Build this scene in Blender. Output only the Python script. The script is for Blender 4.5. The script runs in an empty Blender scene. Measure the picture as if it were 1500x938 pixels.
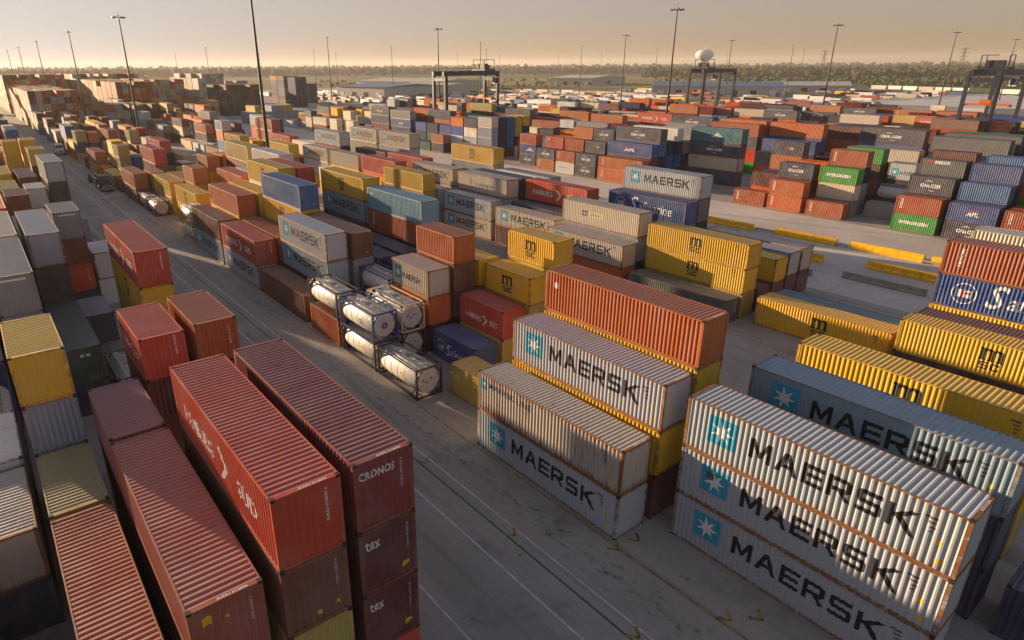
import bpy, bmesh, math, random
import numpy as np
from mathutils import Vector, Matrix
S = bpy.context.scene
COL = S.collection
PI = math.pi
random.seed(11)

# ------------------------------------------------------------------ camera
cam_d = bpy.data.cameras.new('camera'); cam = bpy.data.objects.new('camera', cam_d); COL.objects.link(cam)
CAM_H, PITCH, ROLL, YAW = 24.469, 0.371465, -0.005686, 0.646191
FPX, CX, CY = 933.083, 679.938, 460.293           # focal length and principal point, pixels of a 1500 px wide frame
fw = Vector((math.sin(YAW)*math.cos(PITCH), math.cos(YAW)*math.cos(PITCH), -math.sin(PITCH)))
rt = Vector((math.cos(YAW), -math.sin(YAW), 0)); up = rt.cross(fw)
cr, sr = math.cos(ROLL), math.sin(ROLL)
R_, U_ = cr*rt + sr*up, -sr*rt + cr*up
m = Matrix((R_, U_, -fw)).transposed().to_4x4(); m.translation = Vector((0, 0, CAM_H))
cam.matrix_world = m
cam_d.sensor_width = 36; cam_d.lens = 36*FPX/1500
cam_d.shift_x = (750-CX)/1500; cam_d.shift_y = (CY-469)/1500
cam_d.clip_start = 0.5; cam_d.clip_end = 20000
S.camera = cam

# ------------------------------------------------------------------ light, sky, exposure
SUN_AZ = math.radians(17.2)        # the sun stands this far left of the +Y axis
SUN_EL = math.radians(8.0)
world = bpy.data.worlds.new('World'); S.world = world; world.use_nodes = True
wn = world.node_tree.nodes; wl = world.node_tree.links
bg = wn['Background']
sky = wn.new('ShaderNodeTexSky'); sky.sky_type = 'NISHITA'; sky.sun_disc = False
sky.sun_elevation = SUN_EL; sky.sun_rotation = -SUN_AZ
sky.air_density = 1.0; sky.dust_density = 3.2; sky.ozone_density = 1.0; sky.altitude = 10
# hazy evening air: the sky's range is compressed and warmed by dust
sky.dust_density = 1.6
g1 = wn.new('ShaderNodeGamma'); g1.inputs[1].default_value = 0.74; wl.new(sky.outputs[0], g1.inputs[0])
hs = wn.new('ShaderNodeHueSaturation'); hs.inputs['Saturation'].default_value = 1.0; wl.new(g1.outputs[0], hs.inputs['Color'])
bw = wn.new('ShaderNodeRGBToBW'); wl.new(hs.outputs[0], bw.inputs[0])
# soft shoulder: the glow round the low sun washes out to white instead of burning
ad = wn.new('ShaderNodeMath'); ad.operation = 'MULTIPLY_ADD'; wl.new(bw.outputs[0], ad.inputs[0]); ad.inputs[1].default_value = 0.4166666666666667; ad.inputs[2].default_value = 1.0
dv = wn.new('ShaderNodeVectorMath'); dv.operation = 'DIVIDE'; wl.new(hs.outputs[0], dv.inputs[0]); wl.new(ad.outputs[0], dv.inputs[1])
b2 = wn.new('ShaderNodeVectorMath'); b2.operation = 'DIVIDE'; wl.new(bw.outputs[0], b2.inputs[0]); wl.new(ad.outputs[0], b2.inputs[1])
mr = wn.new('ShaderNodeMapRange'); mr.interpolation_type = 'SMOOTHSTEP'; wl.new(b2.outputs[0], mr.inputs[0])
for i_, v_ in enumerate((0.72, 1.7999999999999998, 0.0, 0.95)): mr.inputs[i_+1].default_value = v_
warm = wn.new('ShaderNodeMix'); warm.data_type = 'RGBA'; warm.blend_type = 'MULTIPLY'; warm.inputs[0].default_value = 1.0; warm.inputs[7].default_value = (1.0, 1.16, 1.07, 1); wl.new(b2.outputs[0], warm.inputs[6])
pale = wn.new('ShaderNodeMix'); pale.data_type = 'RGBA'; wl.new(mr.outputs[0], pale.inputs[0]); wl.new(dv.outputs[0], pale.inputs[6]); wl.new(warm.outputs[2], pale.inputs[7])
mx = wn.new('ShaderNodeMix'); mx.data_type = 'RGBA'; mx.blend_type = 'MULTIPLY'; mx.inputs[0].default_value = 1.0
mx.inputs[7].default_value = (1.30, 1.10, 1.18, 1); wl.new(pale.outputs[2], mx.inputs[6])
wl.new(mx.outputs[2], bg.inputs[0]); bg.inputs[1].default_value = 0.112
sd = bpy.data.lights.new('sun', 'SUN'); sd.energy = 5.0; sd.angle = math.radians(0.6); sd.color = (1.0, 0.71, 0.44)
sun = bpy.data.objects.new('sun', sd); COL.objects.link(sun)
ldir = Vector((math.sin(SUN_AZ)*math.cos(SUN_EL), -math.cos(SUN_AZ)*math.cos(SUN_EL), -math.sin(SUN_EL)))
sun.rotation_euler = ldir.to_track_quat('-Z', 'Y').to_euler()
S.view_settings.view_transform = 'Standard'; S.view_settings.look = 'None'
S.view_settings.exposure = 1.28; S.view_settings.gamma = 1.0
S.cycles.max_bounces = 5; S.cycles.diffuse_bounces = 2; S.cycles.volume_bounces = 0; S.cycles.use_denoising = True

# ------------------------------------------------------------------ helpers
def link(o, parent=None):
    COL.objects.link(o)
    if parent is not None: o.parent = parent
    return o
def mesh_obj(name, me, mats=None, parent=None):
    o = bpy.data.objects.new(name, me)
    if mats is not None and not me.materials:
        for mm in (mats if isinstance(mats, (list, tuple)) else [mats]): me.materials.append(mm)
    return link(o, parent)
def empty(name, loc, rz=0):
    o = bpy.data.objects.new(name, None); o.location = loc; o.rotation_euler = (0, 0, rz); o.empty_display_size = 0.3
    return link(o)
def tag(o, label=None, cat=None, group=None, kind=None):
    if label: o['label'] = label
    if cat: o['category'] = cat
    if group: o['group'] = group
    if kind: o['kind'] = kind
    return o
class MB:
    """collects simple solids, then makes one mesh"""
    def __init__(s): s.v = []; s.f = []; s.mi = []
    def add(s, vs, fs, mi=0):
        b = len(s.v); s.v += [tuple(v) for v in vs]; s.f += [tuple(b+i for i in f) for f in fs]; s.mi += [mi]*len(fs)
    def box(s, x0, x1, y0, y1, z0, z1, mi=0):
        s.add([(x0,y0,z0),(x1,y0,z0),(x1,y1,z0),(x0,y1,z0),(x0,y0,z1),(x1,y0,z1),(x1,y1,z1),(x0,y1,z1)],
              [(0,3,2,1),(4,5,6,7),(0,1,5,4),(1,2,6,5),(2,3,7,6),(3,0,4,7)], mi)
    def bar(s, a, b, w, h=None, mi=0):
        h = h or w; a = Vector(a); b = Vector(b); d = (b-a).normalized()
        u = Vector((0,0,1)) if abs(d.z) < 0.9 else Vector((0,1,0))
        r = d.cross(u).normalized()*w/2; t = r.cross(d).normalized()*h/2
        s.add([a-r-t,a+r-t,a+r+t,a-r+t,b-r-t,b+r-t,b+r+t,b-r+t],[(0,1,2,3),(7,6,5,4),(0,4,5,1),(1,5,6,2),(2,6,7,3),(3,7,4,0)], mi)
    def tube(s, a, b, r0, r1=None, n=10, mi=0, caps=True):
        r1 = r0 if r1 is None else r1; a = Vector(a); b = Vector(b); d = (b-a).normalized()
        u = Vector((0,0,1)) if abs(d.z) < 0.9 else Vector((0,1,0))
        e1 = d.cross(u).normalized(); e2 = e1.cross(d).normalized()
        vs = []
        for c, r in ((a, r0), (b, r1)):
            for i in range(n):
                t = 2*PI*i/n; vs.append(c + e1*r*math.cos(t) + e2*r*math.sin(t))
        fs = [(i, (i+1)%n, n+(i+1)%n, n+i) for i in range(n)]
        if caps: fs += [tuple(range(n-1,-1,-1)), tuple(range(n, 2*n))]
        s.add(vs, fs, mi)
    def lathe(s, o, axis, prof, n=16, mi=0):
        """prof: list of (distance along the axis, radius)"""
        o = Vector(o); d = Vector(axis).normalized(); u = Vector((0,0,1)) if abs(d.z) < 0.9 else Vector((0,1,0))
        e1 = d.cross(u).normalized(); e2 = e1.cross(d).normalized(); vs = []
        for t, r in prof:
            for i in range(n):
                a = 2*PI*i/n; vs.append(o + d*t + e1*r*math.cos(a) + e2*r*math.sin(a))
        fs = []
        for k in range(len(prof)-1):
            for i in range(n): fs.append((k*n+i, k*n+(i+1)%n, (k+1)*n+(i+1)%n, (k+1)*n+i))
        fs += [tuple(range(n-1,-1,-1)), tuple(range((len(prof)-1)*n, len(prof)*n))]
        s.add(vs, fs, mi)
    def mesh(s, name, mats=None, smooth=False):
        me = bpy.data.meshes.new(name); me.from_pydata(s.v, [], s.f); me.validate()
        if mats:
            for mm in (mats if isinstance(mats, (list, tuple)) else [mats]): me.materials.append(mm)
            if len(me.polygons) == len(s.mi): me.polygons.foreach_set('material_index', s.mi)
        bm = bmesh.new(); bm.from_mesh(me); bmesh.ops.recalc_face_normals(bm, faces=bm.faces)
        if smooth:
            for f in bm.faces: f.smooth = True
        bm.to_mesh(me); bm.free()
        if smooth: 
            try: me.set_sharp_from_angle(angle=math.radians(38))
            except Exception: pass
        return me
    def obj(s, name, mats, parent=None, smooth=False):
        return mesh_obj(name, s.mesh(name, mats, smooth), None, parent)

# ------------------------------------------------------------------ materials
class NT:
    def __init__(s, name):
        s.m = bpy.data.materials.new(name); s.m.use_nodes = True; s.t = s.m.node_tree; s.n = s.t.nodes; s.l = s.t.links
        s.b = s.n['Principled BSDF']
    def node(s, typ, **k):
        n = s.n.new(typ)
        for a, v in k.items(): setattr(n, a, v)
        return n
    def put(s, sock, v):
        if isinstance(v, bpy.types.NodeSocket): s.l.new(v, sock)
        elif v is not None: sock.default_value = v
    def math(s, op, a, b=None, clamp=False):
        n = s.node('ShaderNodeMath', operation=op, use_clamp=clamp); s.put(n.inputs[0], a)
        if b is not None: s.put(n.inputs[1], b)
        return n.outputs[0]
    def mix(s, f, a, b, blend='MIX'):
        n = s.node('ShaderNodeMix', data_type='RGBA', blend_type=blend); s.put(n.inputs[0], f); s.put(n.inputs[6], a); s.put(n.inputs[7], b)
        return n.outputs[2]
    def noise(s, vec, scale, detail=4, rough=0.6, dist=0.0):
        n = s.node('ShaderNodeTexNoise'); s.put(n.inputs['Vector'], vec); n.inputs['Scale'].default_value = scale
        n.inputs['Detail'].default_value = detail; n.inputs['Roughness'].default_value = rough; n.inputs['Distortion'].default_value = dist
        return n.outputs[0]
    def ramp(s, v, a, b, c0=0.0, c1=1.0):
        n = s.node('ShaderNodeMapRange', interpolation_type='SMOOTHSTEP'); s.put(n.inputs[0], v)
        n.inputs[1].default_value = a; n.inputs[2].default_value = b; n.inputs[3].default_value = c0; n.inputs[4].default_value = c1
        return n.outputs[0]
    def coord(s, which='Object'): return s.node('ShaderNodeTexCoord').outputs[which]
    def mapping(s, vec, loc=None, scale=None):
        n = s.node('ShaderNodeMapping'); s.put(n.inputs[0], vec)
        if loc is not None: s.put(n.inputs[1], loc)
        if scale is not None: s.put(n.inputs[3], scale)
        return n.outputs[0]
    def sep(s, vec):
        n = s.node('ShaderNodeSeparateXYZ'); s.put(n.inputs[0], vec); return n.outputs
    def attr(s, name):
        n = s.node('ShaderNodeAttribute', attribute_type='OBJECT', attribute_name=name); return n
    def bump(s, h, strength=0.2, dist=0.02):
        n = s.node('ShaderNodeBump'); n.inputs['Strength'].default_value = strength; n.inputs['Distance'].default_value = dist
        s.put(n.inputs['Height'], h); s.l.new(n.outputs[0], s.b.inputs['Normal'])
def flat(name, c, rough=0.6, metal=0.0, var=0.25, scale=3.0, spec=0.4):
    t = NT(name); v = t.coord(); n = t.noise(v, scale, 5)
    t.put(t.b.inputs['Base Color'], t.mix(t.ramp(n, 0.3, 0.7), tuple(x*(1-var) for x in c)+(1,), tuple(min(1, x*(1+var*0.6)) for x in c)+(1,)))
    t.b.inputs['Roughness'].default_value = rough; t.b.inputs['Metallic'].default_value = metal
    t.b.inputs['Specular IOR Level'].default_value = spec
    return t.m

def paint(name, kind):
    """weathered paint; colour comes from the object's own colour, rust and dust from its properties"""
    t = NT(name); col = t.node('ShaderNodeObjectInfo').outputs['Color']
    seed = t.attr('seed').outputs['Fac']; rust = t.attr('rust').outputs['Fac']; dust = t.attr('dust').outputs['Fac']
    off = t.node('ShaderNodeCombineXYZ'); t.put(off.inputs[0], seed); t.put(off.inputs[1], t.math('MULTIPLY', seed, 1.7)); t.put(off.inputs[2], t.math('MULTIPLY', seed, 0.6))
    oc = t.coord(); v = t.mapping(oc, off.outputs[0])
    broad = t.noise(v, 0.55, 4, 0.6)
    fine = t.noise(v, 9.0, 5, 0.7)
    base = t.mix(t.ramp(broad, 0.32, 0.72), col, t.mix(0.12, col, (0.50, 0.48, 0.45, 1)))       # sun-faded patches
    if kind == 'roof':
        base = t.mix(0.11, base, (0.40, 0.37, 0.35, 1))
        grime = t.noise(t.mapping(v, None, (0.6, 3.2, 1)), 1.1, 6, 0.65, 0.4)
        base = t.mix(t.math('MULTIPLY', t.ramp(grime, 0.50, 0.78), 0.55), base, t.mix(0.72, base, (0.06, 0.05, 0.045, 1)))
        spots = t.noise(v, 3.3, 6, 0.62)
        rmask = t.math('MULTIPLY', t.ramp(spots, 0.60, 0.70), t.math('MULTIPLY', rust, 1.4, True))
    else:
        streak = t.noise(t.mapping(v, None, (4.0, 4.0, 0.22)), 1.6, 5, 0.65)
        base = t.mix(t.math('MULTIPLY', t.ramp(streak, 0.5, 0.8), 0.30), base, t.mix(0.6, base, (0.05, 0.042, 0.036, 1)))
        z = t.sep(oc)[2]
        low = t.ramp(z, 0.0, 0.75, 1.0, 0.0); high = t.ramp(z, 2.25, 2.85, 0.0, 0.75)
        edge = t.math('MAXIMUM', low, high)
        st2 = t.noise(t.mapping(v, None, (5.5, 5.5, 0.35)), 1.3, 5, 0.7)
        thr = t.math('ADD', t.math('MULTIPLY', edge, 0.16), t.math('MULTIPLY', rust, 0.20))
        rmask = t.ramp(t.math('ADD', st2, thr), 0.68, 0.80)
        rmask = t.math('MULTIPLY', rmask, t.math('MULTIPLY', rust, 1.6, True))
        if kind == 'frame':
            rmask = t.math('MAXIMUM', rmask, t.math('MULTIPLY', t.ramp(t.math('ADD', t.noise(v, 2.2, 6, 0.7), t.math('MULTIPLY', rust, 0.3)), 0.52, 0.72), t.math('ADD', 0.15, t.math('MULTIPLY', rust, 1.3), True)))
    rc = t.mix(fine, (0.115, 0.040, 0.014, 1), (0.36, 0.155, 0.045, 1))
    c = t.mix(rmask, base, rc)
    c = t.mix(t.math('MULTIPLY', dust, t.ramp(fine, 0.3, 0.8, 0.5, 1.0)), c, (0.34, 0.29, 0.24, 1))
    t.put(t.b.inputs['Base Color'], c)
    t.put(t.b.inputs['Roughness'], t.math('ADD', t.math('MULTIPLY', rmask, 0.3), t.ramp(broad, 0.2, 0.8, 0.36, 0.58)))
    t.b.inputs['Specular IOR Level'].default_value = 0.42
    dents = t.noise(v, 1.5, 3, 0.5)
    t.bump(t.math('ADD', t.math('MULTIPLY', fine, 0.12), dents), 0.30, 0.05)
    return t.m
M_SIDE, M_ROOF, M_FRAME = paint('container_side_paint', 'side'), paint('container_roof_paint', 'roof'), paint('container_frame_paint', 'frame')
def print_mat(name, c):
    t = NT(name); v = t.coord(); n = t.noise(t.mapping(v, None, (3, 3, 0.4)), 1.7, 6, 0.7); n2 = t.noise(v, 7, 5, .7)
    base = t.mix(t.math('MULTIPLY', t.ramp(n, 0.52, 0.8), 0.5), c+(1,), t.mix(0.5, c+(1,), (0.30, 0.22, 0.15, 1)))
    t.put(t.b.inputs['Base Color'], t.mix(t.math('MULTIPLY', t.ramp(n2, 0.5, 0.8), 0.35), base, t.mix(0.4, base, (0.42, 0.38, 0.34, 1))))
    t.b.inputs['Roughness'].default_value = 0.55; return t.m
INK = {'k': print_mat('black_print', (0.012, 0.012, 0.014)), 'w': print_mat('white_print', (0.78, 0.76, 0.72)), 'b': print_mat('light_blue_print', (0.035, 0.33, 0.47)),
       'r': print_mat('red_print', (0.50, 0.035, 0.03)), 'y': print_mat('yellow_print', (0.72, 0.46, 0.02)), 'g': print_mat('green_print', (0.03, 0.25, 0.16)),
       'p': print_mat('violet_print', (0.10, 0.045, 0.22)), 'd': print_mat('dark_grey_print', (0.10, 0.10, 0.105)), 'c': print_mat('cream_print', (0.72, 0.62, 0.36))}
M_CAST = flat('casting_steel', (0.075, 0.042, 0.026), 0.7, 0.2, 0.5, 9)
M_STEEL = flat('galvanised_steel', (0.36, 0.36, 0.35), 0.42, 0.75, 0.2)
M_DARK = flat('black_rubber', (0.02, 0.02, 0.02), 0.8)
M_MAST = flat('mast_steel', (0.040, 0.034, 0.030), 0.6, 0.2, 0.25)
M_LAMP = flat('lamp_housing', (0.16, 0.15, 0.14), 0.5, 0.3)
M_CRANE = flat('crane_paint', (0.035, 0.042, 0.060), 0.45, 0.1, 0.3)
M_CRANEO = flat('spreader_orange', (0.62, 0.14, 0.02), 0.5)
M_WHITE = flat('white_paint', (0.72, 0.71, 0.69), 0.4, 0, 0.12)
M_GLASS = flat('dark_glass', (0.02, 0.03, 0.04), 0.08, 0, 0.1, 3, 0.7)
M_BLACK = flat('black_paint', (0.018, 0.018, 0.02), 0.35, 0, 0.2)
M_CHROME = flat('chrome', (0.6, 0.6, 0.6), 0.15, 0.95, 0.1)
M_YEL = flat('barrier_yellow', (0.88, 0.48, 0.010), 0.55, 0, 0.22, 2.0)
M_CONC = flat('barrier_concrete', (0.34, 0.31, 0.27), 0.85, 0, 0.25, 2.0)
M_TANK = flat('tank_white', (0.70, 0.67, 0.62), 0.5, 0.0, 0.14, 1.6)
M_TANKEND = flat('tank_end_cladding', (0.55, 0.54, 0.55), 0.3, 0.15, 0.14, 1.6)
FRAME_C = {'k': flat('tank_frame_black', (0.03, 0.028, 0.035), 0.5), 'b': flat('tank_frame_blue', (0.02, 0.05, 0.19), 0.45), 'y': flat('tank_frame_yellow', (0.62, 0.40, 0.03), 0.5),
           'r': flat('tank_frame_red', (0.20, 0.035, 0.04), 0.5), 'w': flat('tank_frame_cream', (0.58, 0.47, 0.34), 0.5), 'g': flat('tank_frame_grey', (0.22, 0.23, 0.26), 0.5)}

#@@GROUND

# ------------------------------------------------------------------ ground, road and markings
def concrete(name, c, joint, stain, px=6.1, py=6.1):
    t = NT(name); v = t.coord('Object')
    b = t.noise(v, 0.045, 5, 0.6); f = t.noise(v, 1.8, 6, 0.7); md = t.noise(v, 0.32, 5, 0.65, 0.3)
    col = t.mix(t.ramp(b, 0.3, 0.7), tuple(x*0.80 for x in c)+(1,), tuple(x*1.14 for x in c)+(1,))
    col = t.mix(t.ramp(f, 0.25, 0.8, 0.0, 0.30), col, tuple(x*0.62 for x in c)+(1,))
    col = t.mix(t.ramp(md, 0.52, 0.75, 0.0, stain), col, tuple(x*0.45 for x in c)+(1,))
    # tyre marks drawn out along the lanes
    ty = t.noise(t.mapping(v, None, (1.0, 0.035, 1)), 1.15, 5, 0.6)
    col = t.mix(t.ramp(ty, 0.50, 0.74, 0.0, stain*1.1), col, tuple(x*0.42 for x in c)+(1,))
    oil = t.noise(t.mapping(v, (3, 7, 0), None), 0.9, 3, 0.55)
    col = t.mix(t.ramp(oil, 0.68, 0.76, 0.0, 0.75), col, (0.025, 0.023, 0.022, 1))
    lx = t.sep(v)[0]
    if name == 'road_concrete':
        band = t.math('MULTIPLY', t.ramp(lx, 19.9, 21.6), t.ramp(lx, 21.9, 23.0, 1.0, 0.0)); drips = t.noise(t.mapping(v, None, (1.0, 0.55, 1)), 2.4, 7, 0.75)
        col = t.mix(t.math('MULTIPLY', band, t.ramp(drips, 0.52, 0.66, 0.0, 0.72)), col, (0.045, 0.040, 0.036, 1))
        b2 = t.math('MULTIPLY', t.ramp(lx, 13.5, 14.4), t.ramp(lx, 15.8, 17.0, 1.0, 0.0)); col = t.mix(t.math('MULTIPLY', b2, 0.22), col, (0.10, 0.095, 0.09, 1))
    br = t.node('ShaderNodeTexBrick', offset=0.0, squash=1.0); t.put(br.inputs['Vector'], v)
    br.inputs['Color1'].default_value = (0.95, 0.95, 0.95, 1); br.inputs['Color2'].default_value = (1.08, 1.06, 1.03, 1); br.inputs['Mortar'].default_value = (0.45, 0.44, 0.43, 1)
    br.inputs['Scale'].default_value = 1.0; br.inputs['Mortar Size'].default_value = 0.03; br.inputs['Brick Width'].default_value = px; br.inputs['Row Height'].default_value = py
    col = t.mix(joint, col, t.mix(1.0, col, br.outputs[0], 'MULTIPLY'))
    t.put(t.b.inputs['Base Color'], col); t.put(t.b.inputs['Roughness'], t.ramp(md, 0.2, 0.8, 0.62, 0.9)); t.b.inputs['Specular IOR Level'].default_value = 0.35
    t.bump(f, 0.25, 0.01); return t.m
M_YARD = concrete('yard_concrete', (0.36, 0.325, 0.29), 0.22, 0.55)
M_ROAD = concrete('road_concrete', (0.34, 0.315, 0.29), 0.28, 0.60, 6.2, 4.6)
M_TURF = None
def terrain_mat():
    t = NT('grassland'); v = t.coord('Object'); a = t.noise(v, 0.004, 6, 0.62, 0.4); b = t.noise(t.mapping(v, (50, 20, 0), (1, 1, 1)), 0.02, 6, 0.65); f = t.noise(v, 0.25, 5, 0.7)
    c = t.mix(t.ramp(a, 0.40, 0.62), (0.075, 0.085, 0.030, 1), (0.19, 0.165, 0.055, 1))
    c = t.mix(t.ramp(b, 0.55, 0.72, 0, 0.8), c, (0.24, 0.19, 0.10, 1))
    c = t.mix(t.ramp(f, 0.4, 0.8, 0, 0.5), c, (0.045, 0.055, 0.02, 1))
    t.put(t.b.inputs['Base Color'], c); t.b.inputs['Roughness'].default_value = 0.95; t.b.inputs['Specular IOR Level'].default_value = 0.1
    return t.m
def sheet(name, x0, x1, y0, y1, z, mat, kind='structure'):
    me = bpy.data.meshes.new(name); me.from_pydata([(x0,y0,z),(x1,y0,z),(x1,y1,z),(x0,y1,z)], [], [(0,1,2,3)])
    return tag(mesh_obj(name, me, mat), kind=kind)
sheet('ground', -7000, 7000, -3000, 9000, 0.0, terrain_mat())
sheet('yard_pavement', -130, 470, -80, 760, 0.010, M_YARD)
sheet('sunlit_pavement', 75.0, 112.6, -60, 330, 0.014, concrete('sunlit_concrete', (0.58, 0.52, 0.465), 0.12, 0.30))  # sunlight on the aisle painted in as a paler concrete colour
sheet('road', 10.9, 23.0, -60, 740, 0.016, M_ROAD)
M_LINE = flat('white_road_paint', (0.52, 0.51, 0.50), 0.7, 0, 0.30, 1.5)
M_LINEG = flat('green_road_paint', (0.012, 0.14, 0.055), 0.6, 0, 0.3, 1.5)
M_LINEY = flat('yellow_road_paint', (0.30, 0.205, 0.05), 0.75, 0, 0.6, 1.5)
for x, w, mt in ((13.22, 0.12, M_LINE), (17.33, 0.12, M_LINE), (19.09, 0.12, M_LINEG), (19.85, 0.11, M_LINE)):
    sheet('road_marking', x-w/2, x+w/2, -50, 700, 0.022, mt)
for x in (9.95, 23.25): sheet('road_marking', x-0.05, x+0.05, -40, 420, 0.022, M_LINEY)
def arrow_marks(x, y, s=.7):
    b = MB()
    for dx in (-1, 1): b.bar((x, y, 0.021), (x+dx*0.55*s, y+0.75*s, 0.021), 0.16, 0.006)
    tag(b.obj('road_marking', M_LINEY), kind='structure')
for x, y in ((23.15, 16.9), (24.6, 16.7), (23.7, 10.6), (24.9, 9.7), (19.45, 21.2), (19.45, 12.6), (19.45, 30.0), (23.3, 3.0)): arrow_marks(x, y)

# ------------------------------------------------------------------ shipping containers: shapes
W = 2.438
LEN = {40: 12.192, 20: 6.058}
PIT = 0.278
def prof(L, e0, pitch, amp, r0):
    """break points (u, recess) of a corrugated sheet running from e0 to L-e0"""
    n = max(2, round((L-2*e0)/pitch)); p = (L-2*e0)/n; out = [(e0, r0)]
    for i in range(n):
        u = e0+i*p
        out += [(u+0.27*p, r0), (u+0.50*p, r0+amp), (u+0.77*p, r0+amp), (u+p, r0)]
    return out
def rec(pr_, u):
    if u <= pr_[0][0]: return pr_[0][1]
    for (a, ra), (b, rb) in zip(pr_, pr_[1:]):
        if a <= u <= b: return ra+(rb-ra)*(u-a)/max(1e-9, b-a)
    return pr_[-1][1]
SIDE_P = {k: prof(LEN[k], 0.17, PIT, 0.040, 0.012) for k in LEN}
END_P = prof(W, 0.16, 0.25, 0.040, 0.020)
ROOF_P = {k: prof(LEN[k], 0.16, PIT, 0.030, 0.020) for k in LEN}
FRONT_P = [(0.16, 0.020), (W-0.16, 0.020)]
CACHE = {}
def cached(key, fn):
    if key not in CACHE: CACHE[key] = fn()
    return CACHE[key]
def strip(pts):
    """pts: list of (lowA, highB) point pairs -> quad strip mesh data"""
    v = []; f = []
    for a, b in pts: v += [a, b]
    for i in range(len(pts)-1): f.append((2*i, 2*i+2, 2*i+3, 2*i+1))
    return v, f
def make_mesh(name, v, f, mat):
    me = bpy.data.meshes.new(name); me.from_pydata(v, [], f); me.materials.append(mat); return me
def side_mesh(ft, H, sx):
    L = LEN[ft]; P = []
    for u, r in SIDE_P[ft]:
        x = sx*(W/2-r); y = L/2-u
        P.append(((x, y, 0.165), (x, y, H-0.085)))
    v, f = strip(P)
    if sx > 0: f = [tuple(reversed(q)) for q in f]
    return make_mesh('side_panel', v, f, M_SIDE)
def front_mesh(ft, H, smooth):
    L = LEN[ft]; P = []
    for u, r in (FRONT_P if smooth else END_P):
        P.append(((-W/2+u, -L/2+r, 0.165), (-W/2+u, -L/2+r, H-0.115)))
    v, f = strip(P); return make_mesh('end_panel', v, f, M_SIDE)
def roof_mesh(ft, H):
    L = LEN[ft]; P = []
    for u, r in ROOF_P[ft]:
        P.append(((-W/2+0.055, -L/2+u, H-r), (W/2-0.055, -L/2+u, H-r)))
    v, f = strip(P); f = [tuple(reversed(q)) for q in f]
    return make_mesh('roof_panel', v, f, M_ROOF)
def frame_mesh(ft, H):
    L = LEN[ft]; b = MB(); w = W/2; l = L/2
    for sx in (-1, 1):
        for sy in (-1, 1):
            x0, x1 = sorted((sx*w, sx*(w-0.16))); y0, y1 = sorted((sy*l, sy*(l-0.15)))
            b.box(x0, x1, y0, y1, 0.118, H-0.118)
        x0, x1 = sorted((sx*(w-0.002), sx*(w-0.06)))
        b.box(x0, x1, -l+0.15, l-0.15, 0.02, 0.165)
        b.box(x0, x1, -l+0.15, l-0.15, H-0.085, H-0.012)
    for sy in (-1, 1):
        y0, y1 = sorted((sy*(l-0.002), sy*(l-0.14)))
        b.box(-w+0.16, w-0.16, y0, y1, 0.02, 0.165); b.box(-w+0.16, w-0.16, y0, y1, H-0.115, H-0.012)
    b.box(-w+0.06, w-0.06, -l+0.14, l-0.14, 0.10, 0.15)
    n = 8 if ft == 40 else 4
    for i in range(n):
        y = -l+(i+0.5)*L/n; b.box(-w+0.06, w-0.06, y-0.06, y+0.06, 0.03, 0.098)
    return b.mesh('frame', M_FRAME)
def casting_mesh():
    b = MB(); b.box(-0.083, 0.083, -0.091, 0.091, -0.059, 0.059)
    for sx in (-1, 1): b.box(*sorted((sx*0.083, sx*0.0845)), -0.03, 0.03, -0.04, 0.04, 1)
    for sy in (-1, 1): b.box(-0.03, 0.03, *sorted((sy*0.091, sy*0.0925)), -0.04, 0.04, 1)
    b.box(-0.03, 0.03, -0.05, 0.05, 0.059, 0.0605, 1)
    return b.mesh('corner_casting', [M_CAST, M_DARK])
def door_mesh(ft, H):
    L = LEN[ft]; b = MB(); w = W/2; y = L/2
    for sx in (-1, 1):
        x0, x1 = sorted((sx*0.012, sx*(w-0.165)))
        b.box(x0, x1, y-0.07, y-0.025, 0.17, H-0.12)
        for k in range(4): 
            z = 0.35+k*(H-0.75)/3.4; b.box(x0+0.05, x1-0.05, y-0.025, y-0.013, z, z+0.38)
    return b.mesh('door', M_SIDE)
def bars_mesh(ft, H):
    L = LEN[ft]; b = MB(); y = L/2
    for x in (-0.85, -0.38, 0.38, 0.85):
        b.tube((x, y+0.012, 0.06), (x, y+0.012, H-0.05), 0.017, n=6); b.box(x-0.16, x+0.16, y+0.002, y+0.022, 1.05, 1.10)
    return b.mesh('locking_bars', M_STEEL)
def simple_mesh(ft, H):
    """the whole box as one mesh, for containers too small to show their parts"""
    v = []; f = []; mi = []
    for me in (side_mesh(ft, H, -1), side_mesh(ft, H, 1), front_mesh(ft, H, True), roof_mesh(ft, H), frame_mesh(ft, H), door_mesh(ft, H)):
        b = len(v); v += [tuple(p.co) for p in me.vertices]; k = {M_SIDE: 0, M_ROOF: 1, M_FRAME: 2}[me.materials[0]]
        for p in me.polygons: f.append(tuple(b+i for i in p.vertices)); mi.append(k)
    me = bpy.data.meshes.new('container'); me.from_pydata(v, [], f)
    for mm in (M_SIDE, M_ROOF, M_FRAME): me.materials.append(mm)
    me.polygons.foreach_set('material_index', mi); return me

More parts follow.
